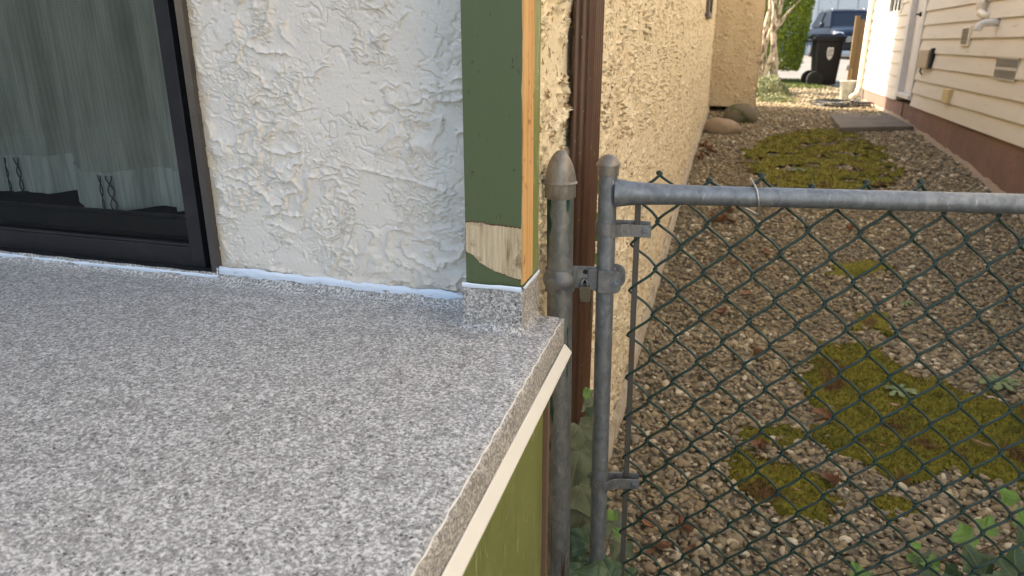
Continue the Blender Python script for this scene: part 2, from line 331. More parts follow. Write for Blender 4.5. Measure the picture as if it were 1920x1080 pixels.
# ------------------------------------------------------------------ stucco relief
def relief(u, v, seed=0, amp=1.0, stretch=1.0):
    """knock-down trowel texture: ragged ledges that break off on one side, worn flat between"""
    wu = u + .020*fbm(u*16, v*16, 3, seed+1) + .005*perlin(u*70, v*70, seed+2)
    wv = v + .020*fbm(u*16, v*16, 3, seed+9) + .005*perlin(u*70, v*70, seed+4)
    F = fbm(wu*4.0*stretch, wv*7.0, 3, seed+20)*1.25 + wv*2.6
    t = F*3.4; saw = t - np.floor(t)
    led = np.where(saw < .045, saw/.045, 1-(saw-.045)/.955)**2.6
    mask = sst(-.05, .12, fbm(u*6, v*6, 3, seed+30))
    F2 = fbm(wu*10, wv*17, 3, seed+40)*1.15 + wv*4
    t2 = F2*4.2; s2 = t2-np.floor(t2); led2 = np.where(s2 < .07, s2/.07, 1-(s2-.07)/.93)**2.6
    mask2 = sst(.06, .16, fbm(u*7+5, v*7, 2, seed+50))
    flat = sst(.30, .55, fbm(u*3.2, v*3.2, 2, seed+60)+.25)
    F3 = fbm(wu*24+3, wv*34, 2, seed+44)*1.0 + wv*6; s3 = F3*5-np.floor(F3*5); led3 = np.where(s3 < .12, s3/.12, 1-(s3-.12)/.88)**2.5
    mask3 = sst(.14, .24, fbm(u*8+9, v*8+2, 2, seed+55))
    h = .0088*led*(.05+.95*mask) + .0064*led2*mask2 + .0034*led3*mask3
    h += .0005*fbm(u*40, v*40, 3, seed+70) + .0005*perlin(u*170, v*170, seed+80)*(1-.5*flat) + .0030*fbm(u*3, v*3, 2, seed+90)
    rg = fbm(wu*9+20, wv*11+7, 3, seed+65); h -= .0040*np.exp(-(rg/.022)**2)*sst(.0, .2, fbm(u*5+2, v*5+8, 2, seed+66))
    rg = fbm(wu*21+4, wv*24+3, 2, seed+67); h -= .0026*np.exp(-(rg/.035)**2)*sst(.05, .2, fbm(u*9+12, v*9+1, 2, seed+68))
    pit = sst(.52, .68, perlin(u*60, v*60, seed+95)); h -= .0030*pit
    return h*amp

# ================================================================== SETTING
def make_ground():
    xs = np.concatenate([np.linspace(-60, -4, 12), np.linspace(-3.5, 4, 40), np.linspace(5, 80, 14)])
    ys = np.concatenate([np.linspace(-40, -2, 10), np.linspace(-1.5, 15, 90), np.linspace(15.5, 34, 30), np.linspace(36, 160, 16)])
    X, Y = np.meshgrid(xs, ys, indexing='ij')
    Z = terr(Y) + .012*fbm(X*1.2, Y*1.2, 3, 5)
    tag(obj('ground', np.stack([X, Y, Z], -1).reshape(-1, 3), grid_faces(len(xs), len(ys)), 'soil', smooth=True), 'gravelly brown soil of the side yard', kind='structure')
    ys = np.array([19.9, 21, 23, 26, 29, 31, 33, 36, 40, 50, 60]); xs = np.linspace(-12, 30, 12)
    X, Y = np.meshgrid(xs, ys, indexing='ij'); Z = terr(Y)+.02
    tag(obj('driveway', np.stack([X, Y, Z], -1).reshape(-1, 3), grid_faces(len(xs), len(ys)), 'driveway', smooth=True), 'pale concrete driveway beyond the bin', kind='structure')
make_ground()

def ico(sub):
    import bmesh
    bm = bmesh.new(); bmesh.ops.create_icosphere(bm, subdivisions=sub, radius=1)
    v = np.array([x.co[:] for x in bm.verts]); f = np.array([[q.index for q in p_.verts] for p_ in bm.faces]); bm.free(); return v, f
MOSS = {  # outlines on the ground (x, y)
 'far': [(.10, 7.7), (.40, 9.2), (.85, 9.9), (1.35, 10.0), (1.55, 9.0), (1.60, 7.9), (1.45, 7.0), (1.15, 6.4), (.75, 6.1), (.40, 6.8), (.18, 7.2)],
 'middle': [(.62, 4.7), (.95, 4.75), (1.15, 4.95), (.9, 5.1), (.68, 4.95)],
 'middle_low': [(.70, 4.0), (.95, 3.9), (.98, 4.2), (.78, 4.35)],
 'near': [(.42, 3.40), (.55, 3.80), (.78, 3.86), (.98, 3.55), (1.30, 3.40), (1.62, 3.25), (1.60, 2.95), (1.16, 2.78), (.93, 2.80), (.76, 2.66), (.60, 2.78), (.44, 2.92), (.50, 3.15)],
 'tiny': [(.17, 2.86), (.27, 3.02), (.40, 2.92), (.33, 2.78)],
 'low': [(.09, 2.62), (.17, 2.74), (.27, 2.68), (.46, 2.62), (.51, 2.50), (.45, 2.33), (.32, 2.34), (.19, 2.42)],
 'speck': [(.60, 2.50), (.70, 2.58), (.76, 2.48), (.66, 2.42)]}
def sdist(px, py, poly):
    P = np.array(poly); n = len(P); d = np.full(px.shape, 1e9); ins = np.zeros(px.shape, bool)
    for i in range(n):
        a = P[i]; b = P[(i+1) % n]; ab = b-a; t = np.clip(((px-a[0])*ab[0]+(py-a[1])*ab[1])/(ab@ab), 0, 1)
        d = np.minimum(d, np.hypot(px-a[0]-t*ab[0], py-a[1]-t*ab[1]))
        c = ((a[1] > py) != (b[1] > py)) & (px < (b[0]-a[0])*(py-a[1])/(b[1]-a[1]+1e-12)+a[0]); ins ^= c
    return np.where(ins, d, -d)
def moss_h(X, Y, full=False):
    best = np.full(X.shape, -1.)
    for k, poly in MOSS.items():
        sc = 2.2 if k == 'far' else 1
        d = sdist(X, Y, poly) + .085*sc*fbm(X*9/sc, Y*9/sc, 4, 77) + .028*perlin(X*34, Y*34, 78)+.008
        if k in ('far',): d = np.where(fbm(X*3, Y*3, 3, 79) > .22, -.1, d)
        if k.startswith('middle'): d = d-.03-.10*np.maximum(0, fbm(X*9, Y*9, 3, 71))
        best = np.maximum(best, d)
    return best
def make_gravel():
    variants = {}
    for sub in (1, 2):
        v0, f0 = ico(sub); vs = []
        for k in range(10):
            q = v0.copy(); a = RS.uniform(-1, 1, (3, 3))*2.0
            r = 1+.16*np.sin(q@a[0]*1.3+k)+.13*np.sin(q@a[1]*1.9+2*k)
            q = q*r[:, None]
            for _ in range(9):
                nn = RS.normal(0, 1, 3); nn /= np.linalg.norm(nn); lim = RS.uniform(.55, .85); dd = q@nn; q = q-np.maximum(0, dd-lim)[:, None]*nn*.92
            vs.append(q*1.12*np.array([1.0, RS.uniform(.55, .95), RS.uniform(.32, .62)]))
        variants[sub] = (vs, f0)
    def batch(n, y0, y1, sub, rm, zlift):
        Y = RS.uniform(y0, y1, n*3); X = RS.uniform(-.36, 2.6, n*3)
        ok = (X < .56*Y+.45) & (X < 2.16); X = X[ok][:n]; Y = Y[ok][:n]; n = len(X)
        keep = moss_h(X, Y) < RS.uniform(-.012, .065, n)
        keep |= (RS.rand(n) < .03)
        X = X[keep]; Y = Y[keep]; n = len(X)
        r = np.clip(rm*np.exp(RS.normal(0, .45, n)), rm*.45, rm*2.3)
        vs, f0 = variants[sub]; V = np.stack(vs)[RS.randint(0, 10, n)]
        th = RS.uniform(0, 2*PI, n); tl = RS.normal(0, .5, n); ph = RS.uniform(0, 2*PI, n)
        c, s = np.cos(ph), np.sin(ph); V = np.stack([V[..., 0]*c[:, None]-V[..., 1]*s[:, None], V[..., 0]*s[:, None]+V[..., 1]*c[:, None], V[..., 2]], -1)
        c, s = np.cos(tl), np.sin(tl); V = np.stack([V[..., 0], V[..., 1]*c[:, None]-V[..., 2]*s[:, None], V[..., 1]*s[:, None]+V[..., 2]*c[:, None]], -1)
        c, s = np.cos(th), np.sin(th); V = np.stack([V[..., 0]*c[:, None]-V[..., 1]*s[:, None], V[..., 0]*s[:, None]+V[..., 1]*c[:, None], V[..., 2]], -1)
        V = V*r[:, None, None]
        Z = terr(Y)+.012*fbm(X*1.2, Y*1.2, 3, 5)+RS.uniform(0, zlift, n)
        V += np.stack([X, Y, Z], -1)[:, None, :]
        F = (f0[None]+(np.arange(n)*V.shape[1])[:, None, None]).reshape(-1, 3)
        return V.reshape(-1, 3), F
    parts = [batch(19000, 1.4, 3.9, 2, .0098, .015), batch(30000, 3.6, 7.4, 1, .0112, .017), batch(22000, 7.3, 13.6, 1, .0155, .02), batch(5000, 13.4, 19.5, 1, .022, .02)]
    V = []; F = []; o = 0
    for v, f in parts: V.append(v); F.append(f+o); o += len(v)
    tag(obj('gravel', np.concatenate(V), np.concatenate(F), 'pebble', smooth=True), 'loose tan and grey river pebbles covering the passage', kind='stuff')
make_gravel()
def make_moss():
    V = []; F = []; o = 0
    for (x0, x1, y0, y1, st) in ((.0, 1.75, 2.2, 4.0, .010), (.5, 1.3, 3.8, 5.3, .018), (-.1, 1.8, 5.8, 10.4, .03)):
        xs = np.arange(x0, x1, st); ys = np.arange(y0, y1, st); X, Y = np.meshgrid(xs, ys, indexing='ij')
        d = moss_h(X, Y); h = np.clip(d/.05, -.6, 1); h = np.sign(h)*np.sqrt(np.abs(h))
        Z = terr(Y)+.012*fbm(X*1.2, Y*1.2, 3, 5)+.004+.021*h+.018*fbm(X*12, Y*12, 3, 61)*(d > 0)+.007*perlin(X*55, Y*55, 62)
        f = grid_faces(len(xs), len(ys)); dd = d.ravel(); f = f[(dd[f] > -.015).all(1)]
        V.append(np.stack([X, Y, Z], -1).reshape(-1, 3)); F.append(f+o); o += X.size
        # tufts: small upright blades rising from the cushion
        n = {.010: 80000, .018: 6000, .03: 26000}[st]
        tx = RS.uniform(x0, x1, n); ty = RS.uniform(y0, y1, n); d = moss_h(tx, ty); k = d > -.008; tx = tx[k]; ty = ty[k]; d = d[k]; n = len(tx)
        h = np.sqrt(np.clip(d/.05, 0, 1)); tz = terr(ty)+.012*fbm(tx*1.2, ty*1.2, 3, 5)+.004+.021*h+.018*fbm(tx*12, ty*12, 3, 61)*(d > 0)-.003
        L_ = RS.uniform(.006, .013, n)*(1 if st < .02 else 1.8); a = RS.uniform(0, 2*PI, n); wd = L_*.22; ln = RS.uniform(.1, .9, n)
        b = RS.uniform(0, 2*PI, n)
        p0 = np.stack([tx-np.cos(a)*wd, ty-np.sin(a)*wd, tz], -1); p1 = np.stack([tx+np.cos(a)*wd, ty+np.sin(a)*wd, tz], -1)
        p2 = np.stack([tx+np.cos(b)*L_*ln, ty+np.sin(b)*L_*ln, tz+L_], -1)
        vv = np.stack([p0, p1, p2, p2], 1).reshape(-1, 3); ff = (np.arange(n)*4)[:, None]+np.array([0, 1, 2, 3]);
        p3 = p2+np.stack([np.cos(a)*wd*.5, np.sin(a)*wd*.5, 0*a], -1); vv = np.stack([p0, p1, p3, p2], 1).reshape(-1, 3)
        V.append(vv); F.append(ff+o); o += len(vv)
    tag(obj('moss', np.concatenate(V), np.concatenate(F), 'moss', smooth=True), 'olive green moss cushions spreading over the gravel', kind='stuff')
make_moss()

# ================================================================== OUR HOUSE
ZD = .99; WY = 1.30; WX = -.37; HT = 4.3
house = thing('stucco_house', (-.4, 1.5, 0), 'cream rough stucco house on the left with green corner board and brown downspout', 'house')
def front_wall():
    xs = np.concatenate([np.arange(-1.0692, -.40, .0016)]); zs = np.concatenate([[.90], np.arange(.985, 1.64, .0016), np.linspace(1.65, HT, 30)])
    X, Z = np.meshgrid(xs, zs, indexing='ij')
    h = relief(X, Z, 0)
    edge = sst(-1.070, -1.052, X)         # worn smooth where it meets the door frame
    # one long trowel ridge low on the wall and one drag mark across the middle
    ln = 1.024+.010*(X+.95)-.006*np.sin((X+.9)*9); h += .0045*np.exp(-((Z-ln)/.005)**2)*sst(-.96, -.94, X)*sst(-.62, -.70, X)
    ln = 1.262-.11*(X+.72)-.4*(X+.72)**2; h += .0045*np.exp(-((Z-ln)/.0035)**2)*sst(-.735, -.70, X)*sst(-.50, -.53, X)
    Yy = WY - h*(.35+.65*edge) - .002
    obj('front_wall', np.stack([X, Yy, Z], -1).reshape(-1, 3), grid_faces(len(xs), len(zs))[:, ::-1].copy(), 'stucco', house, smooth=True)
front_wall()
def side_wall():
    ys = [1.305]; st = .0028
    while ys[-1] < 5.2: ys.append(ys[-1]+st); st = min(st*1.006, .022)
    ys = np.array(ys); zs = np.concatenate([np.arange(-.30, 1.95, .0036), np.linspace(1.96, HT, 20)])
    Y, Z = np.meshgrid(ys, zs, indexing='ij')
    h = relief(Y*.8, Z, 200, 1.5)
    X = WX + h - .003
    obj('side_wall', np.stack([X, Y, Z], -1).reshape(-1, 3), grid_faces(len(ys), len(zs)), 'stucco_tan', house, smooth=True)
    ys = np.arange(5.19, 11.52, .016); zs = np.concatenate([np.arange(.0, 3.0, .011), [3.6, HT]])
    Y, Z = np.meshgrid(ys, zs, indexing='ij'); X = WX + relief(Y*.8, Z, 200, 1.8)-.004
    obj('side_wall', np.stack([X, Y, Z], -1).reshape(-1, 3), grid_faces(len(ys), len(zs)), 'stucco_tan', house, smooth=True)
    xs = np.arange(-.38, .302, .010); zs = np.concatenate([np.arange(.60, 3.0, .010), [3.6, HT]])
    Xx, Z = np.meshgrid(xs, zs, indexing='ij'); Yy = 11.5 - relief(Xx, Z, 300, 1.6)
    obj('return_wall', np.stack([Xx, Yy, Z], -1).reshape(-1, 3), grid_faces(len(xs), len(zs))[:, ::-1].copy(), 'stucco_far', house, smooth=True)
    ys = np.arange(11.49, 12.9, .04); zs = np.linspace(.60, HT, 60)
    Y, Z = np.meshgrid(ys, zs, indexing='ij'); X = .302+relief(Y, Z, 320, 1.5)
    obj('return_wall', np.stack([X, Y, Z], -1).reshape(-1, 3), grid_faces(len(ys), len(zs)), 'stucco_far', house, smooth=True)
side_wall()
# hidden bulk of the house
MB().box(-14, -1.09, 1.32, 1.44, 3.0, HT).box(-14, -3.1, 1.32, 1.44, -.2, 2.995).build('upper_wall', 'stucco_far', house)
MB().box(-14, -.42, 12.7, 12.9, -.3, HT).box(-14.2, -14, 1.3, 12.9, -.3, HT).box(-.42, .28, 12.7, 12.895, .3, HT).build('rear_wall', 'stucco_far', house)
MB().box(-1.06, -.40, 1.33, 1.42, .8, HT).box(-.44, -.40, 1.425, 12.69, -.3, HT).build('wall_core', 'room', house)
MB().box(-14.2, -.365, 1.28, 12.92, HT+.003, HT+.12).box(-.36, .32, 11.45, 12.92, HT+.003, HT+.12).build('roof', 'roof', house)
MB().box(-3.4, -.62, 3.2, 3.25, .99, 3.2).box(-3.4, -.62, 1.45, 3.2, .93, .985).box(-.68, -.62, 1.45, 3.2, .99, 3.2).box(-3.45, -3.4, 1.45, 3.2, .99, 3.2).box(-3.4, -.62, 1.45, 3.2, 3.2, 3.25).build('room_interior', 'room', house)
ys = np.arange(2.2, 11.45, .03); V = []
for y in ys:
    t_ = float(terr(y)); q = .11+.02*float(fbm(np.array(y*3.), np.array(.5), 4, 35))
    V += [(WX+.006+.022, y, t_-.06), (WX+.006+.018, y, t_+q-.01), (WX+.004, y, t_+q)]
obj('foundation', V, grid_faces(len(ys), 3), M('footing_render', (.50, .43, .32), .9, layers=[(12, 4, .5, .65, (.36, .29, .20))], bmp=(60, .8, .006)), house, smooth=True)
# small window on the side wall, only its lower corner in view
wf = MB().box(-.366, -.335, 8.15, 8.21, 1.76, 3.0).box(-.366, -.335, 9.1, 9.16, 1.76, 3.0).box(-.366, -.330, 8.212, 9.098, 1.76, 1.81).build('window', 'bronze_light', house)
MB().box(-.362, -.350, 8.215, 9.095, 1.815, 3.0).build('pane', 'car_glass', wf)

# corner board
board = MB().box(-.445, -.3365, 1.19, 1.255, 1.05, HT).build('corner_board', 'green_paint', house, bevel=.0015)
MB().box(-.444, -.3375, 1.2565, 1.300, 1.05, HT).box(-.41, -.3375, 1.3005, 1.306, 1.05, HT).build('corner_backing', 'green_panel', board, bevel=.001)
nl = [(-.425, 1.47), (-.355, 1.462), (-.428, 1.285), (-.352, 1.292)]
for nx_, nz_ in nl: MB().lathe([(.0022, -.0006), (.0022, .0004), (.0012, .0007)], (nx_, 1.1900, nz_), (0, -1, 0), 10).build('nail_head', M('nail', (.05, .06, .03), .5), board)
# raw edge: bare wood strip with a ragged left border wrapping the arris
n = 90; zz = np.linspace(1.085, 2.6, n); V = []; F = []
for i, z in enumerate(zz):
    j = .0010*perlin(np.array([z*60.]), np.array([.5]), 4)[0]+.0028*max(0, perlin(np.array([z*14.]), np.array([3.5]), 5)[0])
    x0 = -.3375-abs(j)-.0006
    V += [(x0, 1.1892, z), (-.3358, 1.1892, z), (-.3355, 1.191, z), (-.3355, 1.2555, z)]
for i in range(n-1):
    for k in range(3): F.append((i*4+k, i*4+k+1, (i+1)*4+k+1, (i+1)*4+k))
obj('raw_edge', V, F, 'raw_wood', board)
def xz(pts, y): return [(x, y, z) for x, z in pts]
patch = [(-.4445, 1.1955), (-.432, 1.197), (-.420, 1.1965), (-.412, 1.1975), (-.405, 1.194), (-.385, 1.1935), (-.370, 1.193), (-.352, 1.1915), (-.3385, 1.191), (-.3385, 1.092), (-.350, 1.094), (-.365, 1.098), (-.385, 1.104), (-.405, 1.112), (-.420, 1.121), (-.430, 1.133), (-.437, 1.136), (-.4445, 1.139)]
def ragged(pts, a, n=7, seed=0):
    out = []; rr = random.Random(seed)
    for i, p in enumerate(pts):
        q = pts[(i+1) % len(pts)]
        for k in range(n):
            t = k/n; x = p[0]+(q[0]-p[0])*t; z = p[1]+(q[1]-p[1])*t
            out.append((min(-.3382, max(-.4446, x+rr.uniform(-a, a))), z+rr.uniform(-a, a)))
    return out
MB().prism(xz(ragged(patch, .0012, 7, 1), 1.1896), (0, .0008, 0)).build('torn_paint_edge', 'torn_edge', board)
cx, cz = -.392, 1.145
inner = [((x-cx)*.985+cx if x < -.34 else x, (z-cz)*.955+cz) for x, z in patch]
MB().prism(xz(ragged(inner, .0009, 7, 2), 1.1889), (0, .0012, 0)).build('bare_wood_patch', 'weathered_wood', board)
# downspout: ribbed rectangular section
def downspout():
    x0, x1, y0, y1 = -.360, -.312, 1.668, 1.795
    prof = []
    def side(a, b, nrm, ribs):
        L_ = (Vector(b)-Vector(a)).length
        for i in range(40):
            t = i/40; d = .0032*(.5-.5*math.cos(2*PI*ribs*t)) if .06 < t < .94 else 0
            e = .006*max(0, 1-min(t, 1-t)*L_/.008)
            prof.append((a[0]+(b[0]-a[0])*t+nrm[0]*(d-e), a[1]+(b[1]-a[1])*t+nrm[1]*(d-e)))
    side((x0, y0), (x1, y0), (0, -1), 3); side((x1, y0), (x1, y1), (1, 0), 5); side((x1, y1), (x0, y1), (0, 1), 3); side((x0, y1), (x0, y0), (-1, 0), 1)
    n = len(prof); V = []; F = []
    zs = [.44, .46, HT]
    for z in zs: V += [(x, y, z) for x, y in prof]
    for i in range(len(zs)-1):
        for k in range(n): F.append((i*n+k, i*n+(k+1) % n, (i+1)*n+(k+1) % n, (i+1)*n+k))
    d = obj('downspout', V, F, 'brown_metal', house); smooth_angle(d, 50)
downspout()

# ------------------------------------------------------------------ sliding door
door = MB()
door.prism([(-1.0985, 1.297, .995), (-1.0695, 1.284, .995), (-1.0695, 1.284, 3.0), (-1.0985, 1.297, 3.0)], (0, .035, 0))
dframe = door.build('sliding_door', 'bronze_light', house)
MB().box(-3.1, -1.0785, 1.318, 1.37, .992, 1.006).box(-3.1, -1.0785, 1.29, 1.317, .992, 1.000).build('sill_track', 'bronze', dframe)
sx = -1.124
def rail_prof(x0, x1, z0, z1, y):   # horizontal sash rail with a lip
    return MB().box(x0, x1, y, y+.028, z0, z1-.006).box(x0, x1, y+.004, y+.026, z1-.0055, z1)
st = MB().box(-1.172, -1.136, 1.322, 1.352, 1.007, 3.0)
st.box(-3.1, -1.1725, 1.322, 1.352, 1.007, 1.052).box(-3.1, -1.1725, 1.3265, 1.348, 1.0525, 1.058)
st.build('sash', 'bronze', dframe, bevel=.0012)
MB().box(-3.1, -1.174, 1.356, 1.372, 1.068, 1.108).box(-3.1, -1.174, 1.362, 1.37, 1.1085, 1.116).build('inner_rail', 'bronze', dframe, bevel=.001)
MB().box(-1.1345, -1.100, 1.350, 1.38, 1.007, 3.0).box(-1.135, -1.060, 1.3805, 1.40, 1.0, 3.0).build('jamb_shadow_gap', 'black', dframe)
obj('glass_pane', [(-3.1, 1.340, 1.05), (-1.171, 1.340, 1.05), (-1.171, 1.340, 3.0), (-3.1, 1.340, 3.0)], [(0, 1, 2, 3)], 'glass', dframe)
# curtain behind the glass
def curtain():
    root = thing('curtain', (-2, 1.43, 1.16), 'sheer grey green curtain with darker chain motif hem hanging behind the sliding door glass', 'curtain')
    xs = np.arange(-3.0, -1.150, .006)
    def fold(x, z):
        a = x*1.0+.015*np.sin(z*3)
        return 1.44+.030*np.sin(a*23+.8)+.012*np.sin(a*47+1.3)+.005*np.sin(a*110)+.02*np.sin(a*9)*(1-.3*z)
    def bot(x): return 1.128+.009*np.sin(x*13+4.1)+.005*np.sin(x*31)
    def sheet(name, xa, xb, z0f, z1f, nz, mat, off=0):
        xx = np.arange(xa, xb, .005); t = np.linspace(0, 1, nz); X = np.repeat(xx[:, None], nz, 1); b = z0f(X); Z = b+(z1f(X)-b)*t[None, :]
        Y = fold(X, Z)+off; u = np.stack([X*1.0, Z*1.0], -1).reshape(-1, 2)
        return obj(name, np.stack([X, Y, Z], -1).reshape(-1, 3), grid_faces(len(xx), nz), mat, root, smooth=True, uv=u)
    sheet('drape', -3.0, -1.53, lambda x: bot(x)+.092, lambda x: 3.0+0*x, 60, 'curtain')
    sheet('drape', -1.585, -1.150, lambda x: bot(x)+.082, lambda x: 3.0+0*x, 60, 'curtain', -.03)
    h = sheet('hem', -3.0, -1.53, bot, lambda x: bot(x)+.095, 8, 'curtain_hem', -.003)
    h2 = sheet('hem', -1.585, -1.150, lambda x: bot(x)-.012, lambda x: bot(x)+.085, 8, 'curtain_hem', -.033)
    for x0 in (-1.78, -1.455, -2.1):
        for dx in (0, .030):
            for s_ in (-1, 1):
                pts = []
                for i in range(30):
                    t = i/29; z = bot(np.array(x0))+.002+.088*t-(.010 if x0 > -1.5 else 0); x = x0+dx+s_*.0055*math.sin(t*PI*2.6)
                    pts.append((x, float(fold(np.array(x), z))-(.041 if x0 > -1.5 else .011), float(z)))
                MB().tube(pts, .0016, 5).build('chain_motif', 'motif', h2 if x0 > -1.5 else h)
curtain()

# ------------------------------------------------------------------ deck
deck = thing('deck', (-1, 0, .9), 'raised deck covered in grey granite speckled vinyl with cream edge trim and green skirt', 'deck')
def deck_surface():
    # cross-sections follow the right edge rounding; a sheet with a soft arris
    ys = np.concatenate([np.linspace(-1.5, 1.29, 140)])
    prof = [(-4.0, 0), (-2, 0), (-.5, 0), (-.30, 0), (-.285, -.0004), (-.2785, -.002), (-.2745, -.0055), (-.2728, -.010), (-.272, -.025), (-.272, -.059)]
    X = []; 
    for y in ys:
        wob = .0012*math.sin(y*9)+.0008*math.sin(y*31)
        X.append([(x+(wob if x > -.3 else 0), y, ZD+z) for x, z in prof])
    V = np.array(X).reshape(-1, 3)
    obj('membrane', V, grid_faces(len(ys), len(prof))[:, ::-1].copy(), 'vinyl', deck, smooth=True)
    # back edge drop at the corner and seam bead along the arris
    MB().box(-.345, -.2725, 1.262, 1.2925, .931, .9885).build('corner_return', 'vinyl', deck, bevel=.003)
    pts = [(-.2765+.0009*math.sin(i*1.7)+.0005*math.sin(i*4.1), -1.5+i*.0155, ZD-.0028) for i in range(180)]
    MB().tube(pts, [.0013+.0005*math.sin(i*2.3) for i in range(180)], 6).build('seam_line', 'cream_trim', deck, smooth=True)
deck_surface()
# cove where the membrane turns up the wall
def cove():
    xs = np.linspace(-3.1, -.452, 380); prof = [(-.042, .0003), (-.030, .0016), (-.018, .0050), (-.010, .011), (-.006, .020), (-.005, .027)]
    V = []
    for x in xs:
        d = .0025*math.sin(x*17)+.0018*math.sin(x*43)
        V.append([(x, 1.292+py+d*(pz < .02), ZD+pz*(.75 if x < -1.08 else 1)+.001*math.sin(x*61)*(pz > .008)) for py, pz in prof])
    obj('wall_upstand', np.array(V).reshape(-1, 3), grid_faces(len(xs), len(prof)), 'vinyl', deck, smooth=True)
cove()
pad = MB().box(-.4515, -.3345, 1.1835, 1.302, .986, 1.0765)
pd = pad.build('post_flashing', 'vinyl', deck, bevel=.003)
# fillet round the foot of the flashing
V = []; path = [(-.4515, 1.30), (-.4515, 1.1835), (-.3345, 1.1835), (-.3345, 1.30)]
for r, z in ((.0004, .014), (.0018, .007), (.006, .0018), (.014, .0004)):
    V += [(-.4515-r, 1.30, ZD+z), (-.4515-r, 1.1835-r, ZD+z), (-.3345+r, 1.1835-r, ZD+z), (-.3345+r, 1.288, ZD+z)]
F = [(i*4+k, (i+1)*4+k, (i+1)*4+k+1, i*4+k+1) for i in range(3) for k in range(3)]
obj('foot_fillet', V, F, 'vinyl', pd, smooth=True)
def caulk(name, path, hw, seed, nrm, parent, thick=.004):
    """irregular smeared bead along a path on a surface with normal nrm (height profile across z)"""
    rr = np.random.RandomState(seed); n = 300; P = np.array(path, float); L_ = np.r_[0, np.cumsum(np.linalg.norm(np.diff(P, axis=0), axis=1))]
    s = np.linspace(0, L_[-1], n); C_ = np.stack([np.interp(s, L_, P[:, k]) for k in range(3)], -1)
    up_ = hw*(1+.7*fbm(s*16, s*0+seed, 4, seed)); lo_ = hw*(1+1.1*fbm(s*11+7, s*0+seed, 3, seed+3))
    rows = []
    for k, (t, d) in enumerate(((-1, 0), (-.8, .7), (-.4, 1), (0, .9), (.4, 1.), (.8, .7), (1, 0))):
        off = np.where(t < 0, t*lo_, t*up_); th = thick*d*(1+.5*fbm(s*30, s*0+k, 2, seed+k))
        rows.append(C_+np.array([0, 0, 1.])*off[:, None]+np.array(nrm)*th[:, None])
    V = np.stack(rows, 1).reshape(-1, 3)
    return obj(name, V, grid_faces(n, 7), 'caulk', parent, smooth=True)
caulk('sealant_bead', [(-1.075, 1.291, 1.016), (-.95, 1.291, 1.013), (-.80, 1.291, 1.012), (-.70, 1.291, 1.010), (-.60, 1.291, 1.009), (-.452, 1.290, 1.008)], .0115, 5, (0, -1, 0), deck, .006)
caulk('sealant_bead', [(-3.0, 1.286, 1.001), (-1.9, 1.286, 1.001), (-1.5, 1.286, .9995), (-1.073, 1.285, 1.002)], .0045, 9, (0, -1, 0), deck, .004)
caulk('sealant_bead', [(-.450, 1.1835, 1.077), (-.39, 1.1835, 1.077), (-.336, 1.1835, 1.0765)], .0045, 12, (0, -1, 0), deck, .003)
caulk('sealant_bead', [(-.3345, 1.186, 1.077), (-.3345, 1.24, 1.078), (-.3345, 1.298, 1.078)], .0035, 15, (1, 0, 0), deck, .003)
# cream drip edge and green skirt
pr = [(-.2715, .936), (-.2695, .938), (-.2665, .936), (-.2545, .9225), (-.2545, .9190), (-.2580, .9175), (-.2690, .922), (-.2735, .928)]
MB().prism([(x, 1.283, z) for x, z in pr], (0, -2.8, 0)).build('drip_edge', 'cream_trim', deck, bevel=.0006)
MB().box(-.335, -.3135, -1.5, 1.284, -.2, .929).box(-.3125, -.2745, -1.5, 1.27, .918, .929).build('fascia', 'fascia_wood', deck)
ys = np.arange(-1.5, 1.283, .02); zs = np.arange(-.2, .93, .02); Y, Z = np.meshgrid(ys, zs, indexing='ij')
Xp = -.3105+.0012*fbm(Y*6, Z*4, 3, 410)
obj('skirt_panel', np.stack([Xp, Y, Z], -1).reshape(-1, 3), grid_faces(len(ys), len(zs)), 'green_panel', deck, smooth=True)
MB().box(-.375, -.3075, 1.2845, 1.302, -.2, .985).build('corner_stud', 'fascia_wood', deck)
for o in deck.children:      # the deck edge runs about a degree off square to the wall
    if o.name.split('.')[0] in ('membrane', 'seam_line', 'drip_edge', 'skirt_panel', 'fascia', 'corner_return'):
        for v in o.data.vertices:
            wx, wy = v.co.x+deck.location.x, v.co.y+deck.location.y
            if wx > -.34: v.co.x += (-.0065+.0187*(1.29-wy))*min(1, (wx+.34)/.03)

# ================================================================== FENCE POST AND GATE
ga = R(8.8); U = Vector((math.cos(ga), math.sin(ga), 0)); Nn = Vector((-math.sin(ga), math.cos(ga), 0)); G0 = Vector((-.232, 1.462, 0))
def G(u, z, off=0): return G0+U*u+Nn*off+Vector((0, 0, z))
def lean(z): return .0165*(1.2-z)
# terminal post
pt = Vector((-.3265, 1.437, 1.225)); pb = Vector((-.304, 1.437, -.12)); pax = (pt-pb).normalized()
post = thing('fence_post', (pb.x, pb.y, pb.z), 'thick galvanised fence post with bullet cap and old green paint drips beside the house corner', 'post')
MB().tube([pb, pb.lerp(pt, .5), pt], .0278, 28).build('pipe', 'galv_paint', post); smooth_angle(bpy.data.objects['pipe'])
c = MB().lathe([(.0312, -.028), (.0322, -.026), (.0322, .0), (.0350, .001), (.0352, .004), (.0330, .006), (.0325, .010), (.0300, .024), (.0262, .038), (.0212, .050), (.0150, .060), (.0085, .0665), (.0025, .069), (.0003, .0692)], pt, pax, 36).build('bullet_cap', 'cast_cap', post); smooth_angle(c, 50)
